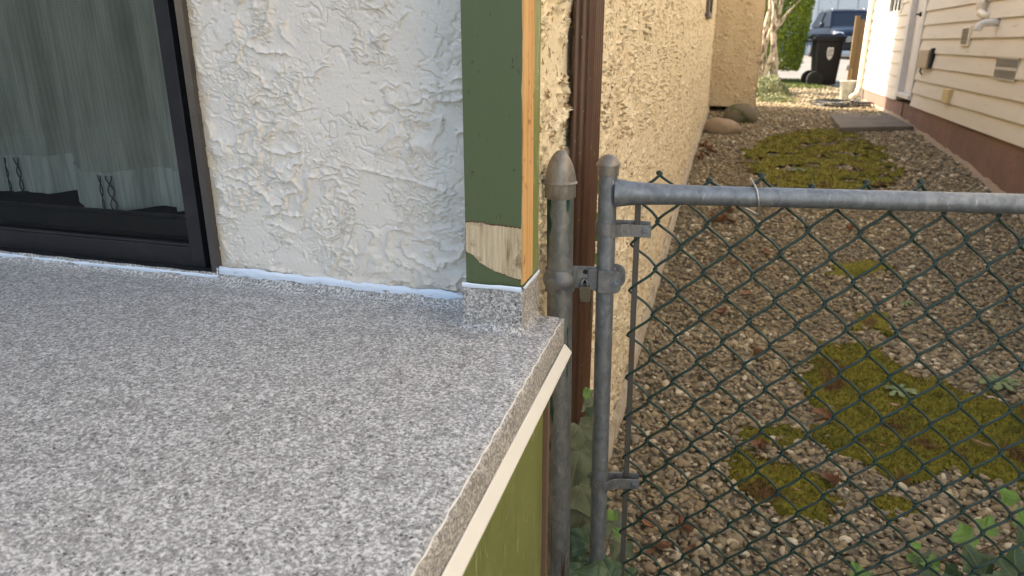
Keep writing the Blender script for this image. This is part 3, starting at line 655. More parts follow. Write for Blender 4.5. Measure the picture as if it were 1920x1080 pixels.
# gate
gt = Vector(G(-.001, 1.262)); gb = Vector(G(.0175, .02)); gax = (gt-gb).normalized()
gate = thing('chain_link_gate', (gb.x, gb.y, gb.z), 'galvanised tube gate filled with dark green coated chain link mesh', 'gate')
gp_ = MB().tube([gb, gt], .0192, 24).build('gate_upright', 'galv', gate); smooth_angle(gp_)
c = MB().lathe([(.0212, -.018), (.0218, -.016), (.0218, .001), (.0250, .0015), (.0255, .004), (.0235, .0065), (.0205, .013), (.0150, .019), (.0085, .0225), (.0004, .0240)], gt, gax, 30).build('dome_cap', 'cast_cap', gate); smooth_angle(c, 50)
# top rail: flattened, welded end at the left
us = [.014, .022, .05, .09, .13, .18, .3, .6, 1.0, 1.35]; rv = [.0290, .0285, .0245, .0222, .0208, .0200, .0196, .0196, .0196, .0196]
rail = MB().tube([G(u, 1.207+.003*max(0, .2-u)) for u in us], rv, 24, flat=1.0).build('top_rail', 'galv', gate); smooth_angle(rail)
# weld bead
wp = [G(.0165+.0018*math.sin(i*2.1), 1.208+.026*math.cos(2*PI*i/40), -.020*math.sin(2*PI*i/40)*.8) for i in range(41)]
MB().tube(wp, [.0028+.0008*math.sin(i*2.7) for i in range(41)], 7).build('weld_bead', 'fitting', rail, smooth=True)
MB().tube([G(.014, .05), G(1.35, .05)], .0196, 16).build('bottom_rail', 'galv', gate, smooth=True)
# mesh
def mesh():
    mb = MB(); W = .0507; D = .1045; a = .0068; r = .0031
    u0 = .0545
    for k in range(0, 25):
        ul = u0+W*k; pts = []
        nper = 11; top = 1.2475
        # start at top at the 'A' node: even strands at right, odd at left
        q = 12
        for i in range(nper*2*q+1):
            t = i/q; z = top - t*D/2; ph = t % 2; low = (.003, .012, -.003, .014, .0, -.007, .012, -.006, .010)[(k//2) % 9]
            even = (k % 2 == 0)
            s = ph if ph < 1 else 2-ph      # 0 at start side, 1 at far side
            f = ph if ph < 1 else ph-1
            # rounded corner
            sm = s+.035*math.sin(2*PI*s)*-1
            x = (1-sm) if even else sm
            going_right = (ph >= 1) if even else (ph < 1)
            off = .0255+(a*1.9*math.sin(PI*f)**.8 if going_right else -.0016*math.sin(PI*f))
            hook = .0030*math.cos(PI*x)*-1   # overshoot past the neighbour
            z2 = z-.028*(ul-.12)-low*(1-min(1, t/.7))
            bow = (.0020*math.sin(PI*f) if going_right else -.0008*math.sin(PI*f))
            pts.append(G(ul+W*x+hook+lean(z), z2+bow, off+.0022*math.cos(PI*x)*(1 if not going_right else -1)*(abs(x-.5) > .42)))
            if z < .05: break
        kx = 1 if k % 2 else -1
        xe = ul+(W if k % 2 == 0 else 0)+lean(top)
        tw = [G(xe+kx*.004, top-low-.028*(ul-.12)-.004, .0330), G(xe+kx*.0035, top-low-.028*(ul-.12)+.0005, .0320), G(xe+kx*.001, top-low-.028*(ul-.12)+.002, .0290)]
        mb.tube(tw+pts, r, 7)
    return mb.build('chain_link_mesh', 'green_wire', gate, smooth=True)
mesh()
# tension bar
bt = G(.0640, 1.198, .0255); bb = G(.0640+lean(.06)*.8, .06, .0255)
v = []
for P in (bb, bt):
    for (du, dn) in ((-.0062, -.0022), (.0062, -.0022), (.0062, .0022), (-.0062, .0022)): v.append(P+U*du+Nn*dn)
obj('tension_bar', v, [(0, 1, 5, 4), (1, 2, 6, 5), (2, 3, 7, 6), (3, 0, 4, 7), (0, 3, 2, 1), (4, 5, 6, 7)], 'bar', gate, bevel=.0008)
def arc_plate(c_u, c_off, r, a0, a1, z, hgt, th, tail=None):
    """strap bent round an upright then running to tail points (u, off)"""
    path = [(c_u+r*math.cos(a0+(a1-a0)*i/24), c_off+r*math.sin(a0+(a1-a0)*i/24)) for i in range(25)]
    if tail: path = path+tail
    return path
def strap(path, zc, hgt, th, slope=0):
    n = len(path); V = []; F = []
    for i, (u, o) in enumerate(path):
        a = path[max(0, i-1)]; b = path[min(n-1, i+1)]; t = Vector((b[0]-a[0], b[1]-a[1])).normalized(); nm = Vector((t.y, -t.x))
        zz_ = zc - slope*max(0, u)
        for s_, hz in ((0, -1), (0, 1), (1, 1), (1, -1)):
            V.append(G(u+nm.x*th*s_, zz_+hz*hgt/2, o+nm.y*th*s_))
    for i in range(n-1):
        for k in range(4): F.append((i*4+k, i*4+(k+1) % 4, (i+1)*4+(k+1) % 4, (i+1)*4+k))
    F += [(0, 3, 2, 1), tuple(4*(n-1)+k for k in range(4))]
    return V, F
def hexbolt(mb, P, d, r=.0055, h=.0045):
    d = Vector(d)
    mb.lathe([(r*1.5, 0), (r*1.6, .0008), (r*1.5, .0016)], P, d, 18)
    mb.lathe([(r, .0017), (r*1.0, .0017+h*.8), (r*.8, .0017+h)], P, d, 6)
    mb.lathe([(r*.5, .0018+h), (r*.45, .004+h), (r*.3, .0046+h)], P, d, 10)
for zc, ue in ((1.131, .0), (.515, .010)):
    cu = ue; R_ = .0200
    path = [(cu+R_*math.cos(a), R_*math.sin(a)) for a in np.linspace(R(62), R(360-62), 30)]
    lead = [(cu+.093, .030), (cu+.060, .030), (cu+.030, .024), (cu+.016, .0195)]
    tail = [(cu+.018, -.0150), (cu+.030, .004), (cu+.045, .0165), (cu+.060, .0165), (cu+.092, .0165)]
    tail = [(cu+.0165, -.0140), (cu+.0215, -.0065), (cu+.030, .001), (cu+.048, .0085), (cu+.070, .0125), (cu+.094, .0150)]
    # the strap passes on both sides of the tension bar
    V, F = strap(lead+path, zc+.003, .027, .0026, .06)
    mb = MB().add(V, F)
    V, F = strap([path[-1]]+tail, zc-.001, .0265, .0026, .06); mb.add(V, F)
    b = mb.build('tension_band', 'fitting', gate, bevel=.0008)
    m2 = MB(); hexbolt(m2, G(cu+.080, zc-.005, .0122), -Nn, .0060, .005); m2.build('bolt', 'galv', b)
# latch collar fixed to the terminal post and fork clamped round the gate upright
lc = MB(); zc = 1.020
pc = pb+(pt-pb)*((zc-pb.z)/(pt.z-pb.z))
lc.lathe([(.0290, -.026), (.0312, -.025), (.0316, -.015), (.0345, -.011), (.0365, -.003), (.0365, .003), (.0345, .011), (.0316, .015), (.0312, .025), (.0290, .026)], pc, pax, 36)
col = lc.build('latch_collar', 'fitting', post); smooth_angle(col, 40)
def plate_outline(u0, u1, z0, z1, rl, rr):
    out = []
    for (cu, cz, a0, r) in ((u1-rr, z0+rr, -90, rr), (u1-rr, z1-rr, 0, rr), (u0+rl, z1-rl, 90, rl), (u0+rl, z0+rl, 180, rl)):
        for i in range(7): a = R(a0+i*15); out.append((cu+r*math.cos(a), cz+r*math.sin(a)))
    return out
def plate(mb, u0, u1, z0, z1, rl, rr, off, th):
    mb.prism([G(u, z, off) for u, z in plate_outline(u0, u1, z0, z1, rl, rr)], Nn*th)
lp = MB(); plate(lp, -.066, -.016, 1.001, 1.050, .003, .008, -.010, .004)
lp.box(-.0052, .0052, -.0135, .0135, -.024, .024, Matrix.Rotation(ga, 3, 'Z'), (-.2965, 1.443, 1.022))
pl_ = lp.build('latch_plate', 'fitting', post, bevel=.0008)
mb = MB(); mb.lathe([(.0052, 0), (.0052, .0006)], G(-.040, 1.038, -.0103), -Nn, 14); mb.lathe([(.0062, 0), (.0062, .0006)], G(-.0395, 1.018, -.0103), -Nn, 14); mb.build('bolt_hole', 'black', pl_)
fk = MB()
gc = gb+(gt-gb)*((1.020-gb.z)/(gt.z-gb.z))
fk.lathe([(.0196, -.0255), (.0226, -.0255), (.0226, .0255), (.0196, .0255)], gc, gax, 30)
plate(fk, -.012, .036, .996, 1.0455, .004, .014, -.0235, .0035)
plate(fk, -.010, .046, .994, 1.0495, .004, .022, .0195, .0035)
plate(fk, -.034, -.012, .999, 1.0455, .002, .004, -.0140, .0035)
fork = fk.build('latch_fork', 'fitting', gate, bevel=.0008); smooth_angle(fork, 40)
m2 = MB(); hexbolt(m2, G(.0245, 1.0195, -.0237), -Nn, .0072, .006); m2.build('bolt', 'galv', fork)
# padlock
lock = thing('padlock', tuple(G(-.0395, 1.015, -.02)), 'small weathered brass padlock hanging from the gate latch plate', 'padlock')
mb = MB(); prof = plate_outline(-.0115, .0115, -.034, .0, .0045, .0045); prof = [(-.0115, -.0245), (-.0085, -.034), (.0105, -.0345), (.0125, -.0255), (.0120, .0), (-.0115, .0)]
rot = Matrix.Rotation(R(-5), 3, 'Y'); pc2 = G(-.0405, 1.009, -.0185)
mb.prism([pc2+rot @ (U*u+Vector((0, 0, z)))-Nn*.0075 for u, z in prof], Nn*.015)
body = mb.build('body', M('lock_body', (.13, .115, .085), .5, .6, layers=[(60, 4, .5, .7, (.22, .20, .15))]), lock, bevel=.0014)
sh = [pc2+Vector((0, 0, -.002))+U*-.006, pc2+U*-.006+Vector((0, 0, .008)), pc2+U*-.003+Nn*.004+Vector((0, 0, .0125)), pc2+U*.002+Nn*.011+Vector((0, 0, .0125)), pc2+U*.006+Vector((0, 0, .008)), pc2+U*.006+Vector((0, 0, -.002))]
MB().tube(sh, .0026, 9).build('shackle', 'galv', lock, smooth=True)
# tie wire round the rail
tp = []
for i in range(34):
    t = i/33; a = -1.9+t*4.2
    tp.append(G(.292+.014*t, 1.207+.0255*math.cos(a)*1.05, -.0245*math.cos(a-1.57)*1.0+.002))
tp = [G(.285, 1.240, .024), G(.287, 1.236, .012), G(.290, 1.2305, -.004), G(.293, 1.222, -.0165), G(.296, 1.207, -.0228), G(.300, 1.192, -.018), G(.304, 1.180, -.004), G(.309, 1.170, .010), G(.312, 1.166, .020), G(.305, 1.166, .026), G(.298, 1.170, .024), G(.285, 1.177, .020), G(.276, 1.181, .018)]
MB().tube(tp, .0021, 8).build('tie_wire', 'shiny_wire', gate, smooth=True)

# ================================================================== PLANTS
IVY = [(0, -.28), (.14, -.42), (.34, -.42), (.50, -.26), (.54, -.08), (.78, .06), (.66, .18), (.46, .30), (.36, .46), (.24, .70), (.10, .92), (0, 1.0)]
def ivy_outline(rr):
    r_ = [(x*(1+rr.uniform(-.1, .1)), y*(1+rr.uniform(-.08, .08))) for x, y in IVY]
    l_ = [(-x*(1+rr.uniform(-.1, .1)), y*(1+rr.uniform(-.08, .08))) for x, y in IVY[1:-1]][::-1]
    return r_+l_
def leaf(V, F, UV, P, size, nrm, rollang, rr, cup=.15, outline=None):
    out = outline or ivy_outline(rr); n = len(out)
    nrm = Vector(nrm).normalized(); a = Vector((0, 0, 1)); a = (a-nrm*a.dot(nrm)); a = a.normalized() if a.length > .05 else Vector((0, 1, 0))
    b = a.cross(nrm).normalized(); q = Matrix.Rotation(rollang, 3, nrm); a = q @ a; b = q @ b
    o = len(V)
    pts = [(0, -.1)]+[(x*.55, y*.55) for x, y in out]+[(x*.8, y*.8) for x, y in out]+out
    for x, y in pts:
        hgt = cup*(x*x*.9+y*y*.5) - .16*abs(x)+.05*math.sin(x*6+y*5+P[0]*50)+.03*math.cos(abs(x)*16)
        V.append(Vector(P)+(b*x+a*y-nrm*hgt)*size); UV.append((x, y+.35))
    for i in range(n):
        j = (i+1) % n; F.append((o, o+1+i, o+1+j)); F.append((o+1+i, o+1+n+i, o+1+n+j, o+1+j)); F.append((o+1+n+i, o+1+2*n+i, o+1+2*n+j, o+1+n+j))
YW, PT = R(16.667), R(18.816)
fw = Vector((-math.sin(YW)*math.cos(PT), math.cos(YW)*math.cos(PT), -math.sin(PT))); rt = Vector((math.cos(YW), math.sin(YW), 0)); upv = rt.cross(fw)
def P3(x, y, d):   # design aid: a point at real distance d, converted from survey of the photograph
    return Vector((0, 0, 1.5))+(fw+rt*((x-960)/1350)-upv*((y-540)/1350))*d
def ivy(name, label, groups, stems, root):
    r_ = thing(name, root, label, 'ivy')
    rr = random.Random(5)
    for (mat, leaves) in groups:
        V = []; F = []; UV = []
        for (x, y, d, s, tilt, roll) in leaves:
            leaf(V, F, UV, P3(x, y, d), s, Vector((.25+tilt[0], -.8, .45+tilt[1])), R(roll), rr)
        obj('foliage', V, F, mat, r_, smooth=True, uv=UV)
    mb = MB()
    for s_ in stems: mb.tube([P3(*p) for p in s_], .0025, 6)
    mb.build('stem', 'stem', r_, smooth=True)
ivy('ivy_vine', 'dusty pale ivy climbing behind the two gate posts below the brown downspout',
    [('ivy_dusty', [(1090, 752, 1.92, .062, (.2, .7), 30), (1092, 812, 1.90, .085, (.3, .0), 195), (1085, 850, 1.89, .095, (.0, .1), 165), (1094, 925, 1.91, .080, (.3, .2), 200), (1092, 965, 1.92, .080, (.1, .2), 155), (1150, 985, 2.05, .065, (0, .5), 60), (1165, 1025, 2.02, .060, (0, .6), 150)]),
     ('ivy', [(1085, 775, 1.97, .08, (.2, .2), 170), (1074, 800, 2.0, .08, (.2, .2), 150), (1100, 835, 2.0, .08, (.2, .2), 190), (1078, 880, 2.0, .08, (.2, .2), 150), (1100, 880, 2.0, .08, (.2, .2), 200), (1075, 930, 2.0, .08, (.2, .2), 170), (1100, 960, 2.0, .08, (.2, .2), 150), (1078, 985, 1.98, .08, (.2, .2), 190), (1092, 1015, 1.85, .060, (.0, .6), 60), (1080, 1035, 1.84, .055, (.0, .5), 150), (1100, 1000, 1.95, .08, (0, .3), 20), (1098, 1068, 1.80, .060, (.1, .8), 200), (1082, 1078, 1.78, .060, (.1, .9), 140), (1142, 1072, 1.74, .055, (.1, .9), 20), (1105, 920, 2.02, .08, (0, .3), 160), (1165, 1090, 1.85, .06, (.1, .9), 300), (1118, 1080, 1.62, .05, (.1, .9), 70)]),
     ('ivy_fresh', [(1118, 310, 1.90, .030, (-.4, .0), 170), (1119, 345, 1.92, .034, (-.5, .0), 190), (1117, 405, 1.90, .032, (-.4, .0), 170), (1116, 440, 1.92, .034, (-.4, .0), 150), (1118, 480, 1.95, .030, (-.4, .0), 200), (1100, 738, 1.90, .026, (.1, .6), 80), (1148, 965, 1.92, .026, (.1, .7), 130), (1160, 1000, 1.9, .024, (.1, .7), 40)])],
    [[(1112, 470, 1.95), (1116, 400, 1.93), (1113, 340, 1.92), (1118, 300, 1.9)], [(1090, 1080, 1.95), (1085, 980, 1.96), (1092, 900, 1.96), (1085, 830, 1.97), (1092, 750, 1.95)], [(1120, 1080, 1.9), (1150, 990, 2.0)], [(1105, 620, 1.85), (1110, 560, 1.88), (1112, 470, 1.95)]], (-.33, 1.75, -.1))
ivy('ivy_vine', 'glossy green ivy spreading on the gravel at the lower right behind the gate mesh',
    [('ivy', [(1835, 1062, 2.05, .075, (0, .5), 20), (1905, 1072, 2.0, .080, (0, .5), -20), (1870, 1105, 1.95, .07, (0, .5), 60), (1790, 1075, 2.1, .050, (0, .6), 120), (1728, 1062, 2.12, .050, (0, .7), -60), (1925, 1015, 2.1, .05, (0, .5), 10), (1765, 1090, 2.0, .06, (0, .7), 160)]),
     ('ivy_fresh', [(1815, 1005, 2.15, .058, (0, .7), 100), (1850, 990, 2.2, .052, (0, .8), -40), (1895, 935, 2.3, .052, (0, .6), 30), (1925, 985, 2.2, .06, (0, .6), 0), (1612, 1082, 2.15, .050, (0, .7), 10), (1750, 1060, 2.12, .045, (0, .8), 70), (1712, 1045, 2.15, .036, (0, .8), 200), (1718, 1025, 2.15, .026, (0, .8), 20)]),
     ('ivy_dusty', [(1750, 1050, 2.22, .05, (0, 1.), 80), (1640, 1090, 2.2, .04, (0, 1.), 80)])],
    [[(1945, 960, 2.3), (1870, 1020, 2.2), (1800, 1045, 2.2), (1720, 1060, 2.15), (1620, 1085, 2.2)], [(1930, 1090, 2.0), (1880, 1060, 2.05), (1840, 1080, 2.1)]], (1.0, 2.1, -.1))
# weeds: rosettes of narrow leaves
def weed(x, y, size, n, label, seed):
    rr = random.Random(seed); z = float(terr(y))+.03; r_ = thing('weed', (x, y, z), label, 'weed')
    V = []; F = []; UV = []
    for i in range(n):
        a = i*2.4+rr.uniform(-.3, .3); s = size*rr.uniform(.6, 1.1)
        d = Vector((math.cos(a), math.sin(a), 0)); side = Vector((-d.y, d.x, 0)); o = len(V)
        prof = [(0, .03), (.25, .07), (.45, .13), (.6, .08), (.75, .17), (.9, .12), (1, .0)]
        for t, w_ in prof:
            c_ = Vector((x, y, z))+d*s*t+Vector((0, 0, s*(.35*t-.35*t*t)+.004)); V += [c_-side*w_*s, c_+Vector((0, 0, -.004)), c_+side*w_*s]; UV += [(0, 0)]*3
        for k in range(len(prof)-1):
            F += [(o+3*k, o+3*k+1, o+3*k+4, o+3*k+3), (o+3*k+1, o+3*k+2, o+3*k+5, o+3*k+4)]
    obj('rosette', V, F, 'weed', r_, smooth=True, uv=UV)
weed(.84, 3.36, .085, 12, 'pale rosette weed growing in the middle of the nearest large moss patch', 1)
weed(1.30, 3.55, .10, 16, 'bright leafy weed at the right edge of the nearest large moss patch', 2)
weed(1.42, 3.30, .08, 14, 'small pale weed at the far right beside the nearest large moss patch', 3)
weed(1.05, 4.35, .06, 9, 'tiny weed on the gravel just beyond the nearest large moss patch', 4)
weed(.62, 7.3, .10, 10, 'rosette weed in the far moss patch between the two houses', 6)
# dry leaves
def dry_leaves():
    rr = random.Random(9)
    def mk(curl, seed):
        r2 = random.Random(seed); out = []
        V = []; F = []
        nx, ny = 7, 5
        for i in range(nx):
            for j in range(ny):
                t = i/(nx-1); s = (j/(ny-1)-.5)*2; wd = .32*math.sin(PI*min(1, t*.92+.06))**.7*(1+.2*math.sin(i*3+seed))
                V.append((t-.5, s*wd, curl*(s*s*.22+(t-.5)**2*.6)+r2.uniform(-.03, .03)))
        for i in range(nx-1):
            for j in range(ny-1): F.append((i*ny+j, (i+1)*ny+j, (i+1)*ny+j+1, i*ny+j+1))
        return V, F
    protos = []
    for k in range(4):
        V, F = mk(.4+.5*k, k); me = bpy.data.meshes.new('dry_leaf'); me.from_pydata(V, [], F); me.materials.append(mats['leaf_dry']); me.polygons.foreach_set('use_smooth', np.ones(len(F), bool)); protos.append(me)
    tan = []
    for k in range(2):
        V, F = mk(.5, 20+k); V = [(x, y*.45, z) for x, y, z in V]; me = bpy.data.meshes.new('pale_leaf'); me.from_pydata(V, [], F); me.materials.append(mats['leaf_tan']); tan.append(me)
    spots = [(-.02, 5.71, .13), (.03, 5.62, .12), (-.05, 5.60, .12), (.02, 5.85, .10), (.18, 4.29, .09), (.10, 4.75, .07), (.05, 4.0, .06), (.24, 2.73, .06), (.21, 2.76, .06), (.48, 3.09, .06), (.52, 3.06, .055), (.49, 2.56, .06), (.46, 2.60, .05),
             (-.16, 2.14, .065), (-.09, 2.02, .06), (-.03, 2.13, .065), (-.13, 1.98, .05), (.0, 2.03, .05), (-.27, 8.3, .12), (-.22, 8.1, .10), (-.25, 7.9, .12), (-.18, 8.0, .11), (-.28, 7.6, .11), (.22, 3.55, .07), (-.05, 3.3, .06), (.3, 5.0, .07), (.9, 5.6, .08)]
    def where(x, y):
        if y < 2.3: return 'curled reddish brown leaf in the pile near the foot of the gate upright'
        if y > 7: return 'dry brown leaf in the drift by the stucco wall below the tan boulder'
        if 5.5 < y and x < .3: return 'brown dead leaf in the cluster seen just under the top rail'
        if 2.65 < y < 2.8: return 'small curled brown leaf touching the left end of the lowest moss patch'
        if 3.0 < y < 3.2: return 'reddish leaf lying between the small and the large near moss patch'
        if 2.5 < y < 2.64: return 'dark curled leaf on the right end of the lowest moss patch'
        if x > .8: return 'lone brown leaf far out on the gravel short of the big far moss patch'
        return 'single brown leaf on open gravel left of the large moss patch'
    for i, (x, y, s) in enumerate(spots):
        o = bpy.data.objects.new('dry_leaf', protos[i % 4]); S.collection.objects.link(o); o.location = (x, y, float(terr(y))+.028); o.scale = (s, s, s)
        o.rotation_euler = (rr.uniform(-.4, .4), rr.uniform(-.5, .5), rr.uniform(0, 6.3)); tag(o, where(x, y), 'leaf', 'dry brown leaves scattered on the gravel')
    spots = [(.90, 3.56, .045), (.93, 3.50, .05), (.80, 3.2, .05), (1.08, 2.98, .07), (.62, 3.7, .04), (.48, 2.98, .045), (.74, 4.05, .06), (1.0, 8.6, .12), (1.2, 4.1, .05), (1.15, 3.5, .04), (.35, 2.45, .035), (.70, 2.86, .03), (1.35, 7.4, .09), (1.4, 3.1, .06)]
    for i, (x, y, s) in enumerate(spots):
        o = bpy.data.objects.new('pale_leaf', tan[i % 2]); S.collection.objects.link(o); o.location = (x, y, float(terr(y))+.048); o.scale = (s, s, s)
        o.rotation_euler = (rr.uniform(-.3, .3), rr.uniform(-.3, .3), rr.uniform(0, 6.3)); tag(o, 'narrow pale tan leaf scrap on the far moss patch between the houses' if y > 6 else 'narrow pale tan leaf scrap on or beside the near moss patches', 'leaf', 'pale leaf scraps on the moss')
dry_leaves()
def stone(name, c, sc, mat, label, seed):
    v, f = ico(4); a = np.random.RandomState(seed).uniform(-1, 1, (4, 3))
    r = 1+.09*np.sin(v@a[0]*2+1)+.07*np.sin(v@a[1]*3+2)+.03*np.sin(v@a[2]*7)
    tag(obj(name, v*r[:, None]*np.array(sc)+np.array(c), f, mat, smooth=True, loc=(c[0], c[1], c[2]-sc[2])), label, 'rock')
stone('boulder', (-.11, 9.45, .50), (.20, .20, .135), 'boulder', 'rounded tan boulder on the gravel at the foot of the stucco wall', 1)
stone('boulder', (.10, 10.55, .53), (.20, .22, .17), 'boulder_dark', 'darker mossy boulder half hidden behind the tan one', 2)

# ================================================================== NEIGHBOUR HOUSE
NX = 2.18
nh = thing('siding_house', (NX, 8, 0), 'cream lap sided house on the right with reddish brown foundation', 'house')
def siding(y0, y1, z0, z1, name='siding_wall'):
    V = []; F = []; e = .1615; z = z0
    zb = .735
    while z < z1-.001:
        k = math.floor((z-zb)/e+1e-6); za = zb+k*e; zt = min(zb+(k+1)*e, z1); lo = max(z, za)
        f0 = (lo-za)/e; f1 = (zt-za)/e; xa = NX-.021*(1-f0); xb = NX-.021*(1-f1)
        o = len(V)
        yy = np.linspace(y0, y1, max(2, int((y1-y0)/.25)))
        for y in yy:
            wv = .0008*math.sin(y*2.1+k*2)+.0004*math.sin(y*5+k)
            V += [(NX+.002, y, lo), (xa+wv, y, lo+.001), (xa+wv, y, lo+.008), (xb+wv*.3, y, zt+.004)]
        for i in range(len(yy)-1):
            for j in range(3): F.append((o+i*4+j, o+i*4+j+1, o+(i+1)*4+j+1, o+(i+1)*4+j))
        z = zt
    return obj(name, V, F, 'siding', nh)
siding(-2, 10.55, .735, 5.2)
siding(11.56, 12.04, .735, 5.2); siding(12.04, 13.14, .735, 1.90); siding(13.14, 14.56, .735, 5.2)
siding(12.04, 13.14, 2.85, 5.2); siding(10.55, 11.56, 3.1, 5.2)
MB().box(NX+.006, NX+.2, -2, 10.9, -.3, .733).box(NX+.006, NX+.2, 11.1, 14.55, -.1, .733).box(NX+.02, NX+.2, 10.9, 11.1, -.1, .733).build('foundation_wall', 'foundation', nh)
MB().box(NX+.03, 9, 14.45, 14.56, .74, 5.2).box(NX+.03, 9, -2, -1.9, -.2, 5.2).box(8.9, 9, -1.9, 14.45, -.2, 5.2).box(NX+.02, NX+.1, -1.9, 10.5, .74, 5.2).box(NX+.02, NX+.1, 11.6, 14.44, .74, 5.2).build('rear_wall', 'siding', nh)
MB().prism([(NX-.35, -2.4, 5.2), (9.4, -2.4, 5.2), (5.8, -2.4, 7.2)], (0, 17.4, 0)).build('roof', 'roof', nh)
nd = MB().box(NX+.045, NX+.085, 10.70, 11.40, .86, 3.0).build('door', 'white_trim', nh)
MB().box(NX-.03, NX+.09, 10.55, 10.70, .80, 3.1).box(NX-.03, NX+.09, 11.40, 11.56, .75, 3.1).box(NX-.03, NX+.09, 10.701, 11.399, 3.0, 3.1).build('door_frame', 'white_trim', nd, bevel=.004)
MB().box(NX-.05, NX+.088, 10.58, 11.40, .805, .855).build('door_sill', 'white_trim', nd, bevel=.004)
MB().lathe([(.025, 0), (.025, .008), (.012, .012), (.012, .05), (.028, .055), (.03, .075), (.018, .085)], (NX+.045, 10.80, 1.84), (-1, 0, 0), 16).box(NX-.06, NX-.04, 10.80, 10.90, 1.83, 1.85).build('door_handle', 'black', nd)
wn_ = MB().box(NX-.02, NX+.05, 12.04, 12.10, 1.90, 2.85).box(NX-.02, NX+.05, 13.08, 13.14, 1.90, 2.85).box(NX-.03, NX+.05, 12.101, 13.079, 1.90, 1.94).box(NX-.02, NX+.05, 12.101, 13.079, 2.80, 2.85).build('window', 'siding', nh)
MB().box(NX+.015, NX+.03, 12.101, 13.079, 1.941, 2.80).build('pane', 'car_glass', wn_)
MB().box(NX+.004, NX+.013, 12.3, 12.33, 1.95, 2.80).box(NX+.004, NX+.013, 12.55, 12.58, 1.95, 2.80).box(NX+.004, NX+.013, 12.8, 12.83, 1.95, 2.80).build('muntin', 'white_trim', wn_)
ys = np.arange(4.5, 14.5, .03); V = []
for y in ys:
    t_ = float(terr(y)); q = .035+.03*float(fbm(np.array(y*4.), np.array(.5), 4, 33))
    V += [(NX-.035-.02*float(perlin(np.array(y*9.), np.array(2.), 5)), y, t_-.02), (NX-.012, y, t_+.012+q*.5), (NX+.004, y, t_+.02+q)]
obj('footing_mortar', V, grid_faces(len(ys), 3), M('mortar', (.34, .26, .19), .9, bmp=(40, .8, .01)), nh, smooth=True)
# wall fittings
def louvre(y0, y1, z0, z1, rows, n, label):
    o = MB().box(NX-.020, NX-.004, y0, y1, z0, z1).build('wall_vent', 'grille', nh); o['label'] = label
    mb = MB(); rh = (z1-z0)/rows; w_ = (y1-y0)/n
    for r in range(rows):
        for i in range(n):
            a = y0+w_*(i+.25); mb.box(NX-.0215, NX-.0203, a, a+w_*.5, z0+r*rh+.012, z0+(r+1)*rh-.012)
    mb.build('louvre_slats', 'dark_gap', o)
louvre(6.98, 7.52, 1.20, 1.385, 2, 15, 'wide two row vent grille low on the siding')
def hl(y0, y1, z0, z1):
    o = MB().box(NX-.035, NX-.006, y0, y1, z0, z1).build('wall_vent', 'pvc', nh, bevel=.006); o['label'] = 'narrow tall louvred vent below the white pipe'
    mb = MB()
    for i in range(9): zz_ = z0+.02+(z1-z0-.04)*i/9; mb.box(NX-.039, NX-.0355, y0+.03, y1-.03, zz_, zz_+.009)
    mb.build('louvre_slats', 'dark_gap', o)
hl(8.45, 8.72, 1.47, 1.66)
bx = MB().box(NX-.065, NX-.022, 9.85, 10.30, 1.21, 1.42).build('meter_box', 'beige_box', nh, bevel=.008)
MB().box(NX-.045, NX-.005, 9.76, 9.845, 1.22, 1.44).build('box_shade_plate', 'black', bx)  # black plate stands in for shade on the near face of the box
MB().tube([(NX-.06, 10.1, 1.21), (NX-.065, 10.1, 1.17), (NX-.05, 10.05, 1.14)], .010, 8).build('conduit', 'dark_gap', bx)
MB().box(NX-.055, NX-.006, 8.72, 8.95, .90, 1.04).build('outlet_cover', 'yellowed', nh, bevel=.006)
pp = MB().tube([(NX-.06, 8.15, 5.1), (NX-.06, 8.15, 1.80), (NX-.058, 8.12, 1.765), (NX-.045, 8.05, 1.74), (NX-.01, 7.98, 1.725)], .036, 18).build('vent_pipe', 'pvc', nh, smooth=True); pp['label'] = 'vertical cream vent pipe running down the siding'
MB().lathe([(.040, 0), (.042, .005), (.042, .05), (.040, .055)], (NX-.06, 8.15, 1.80), (0, 0, 1), 18).build('coupling', 'pvc', pp)
pp = MB().tube([(NX+.0, 7.72, 1.668), (NX-.10, 7.72, 1.668), (NX-.135, 7.725, 1.658), (NX-.155, 7.73, 1.635), (NX-.160, 7.73, 1.605)], .032, 18, up=(0, 1, 0)).build('vent_pipe', 'white_trim', nh, smooth=True); pp['label'] = 'white elbow pipe turning down from the siding'
MB().lathe([(.036, 0), (.038, .004), (.038, .026), (.036, .030)], (NX-.160, 7.73, 1.60), (0, 0, 1), 18).build('coupling', 'white_trim', pp)
MB().tube([(NX-.07, 14.5, 5.1), (NX-.07, 14.5, .75), (NX-.09, 14.46, .64), (NX-.2, 14.35, .58)], .045, 10).build('downspout', 'pvc', nh, smooth=True)

# ------------------------------------------------------------------ things in the passage
sl = thing('concrete_slab', (1.7, 10.6, .4), 'flat weathered concrete landing slab below the neighbour door', 'slab')
xs = np.linspace(0, 1, 14); ys = np.linspace(0, 1, 24)
mb = MB(); mb.prism([(1.27, 9.72, .40), (2.16, 10.12, .40), (2.175, 11.9, .40), (1.34, 11.6, .40)], (0, 0, .125)); mb.build('block', 'concrete', sl, bevel=.012)
# hose coil
hc = thing('garden_hose', (1.75, 13.3, .52), 'black garden hose lying in loose coils on the sunlit gravel', 'hose')
pts = []
for i in range(360):
    t = i/360*2*PI*6; r = .85+.22*math.sin(t*.37+1)+.22*math.sin(t*.61)
    pts.append((1.72+.40*r*math.cos(t)+.08*math.sin(t*.23), 13.3+.55*r*math.sin(t)+.1*math.sin(t*.31), float(terr(13.2))+.03+.018*math.sin(t*1.3)+.05*i/360))
MB().tube(pts, .011, 7).build('coil', 'hose', hc, smooth=True)
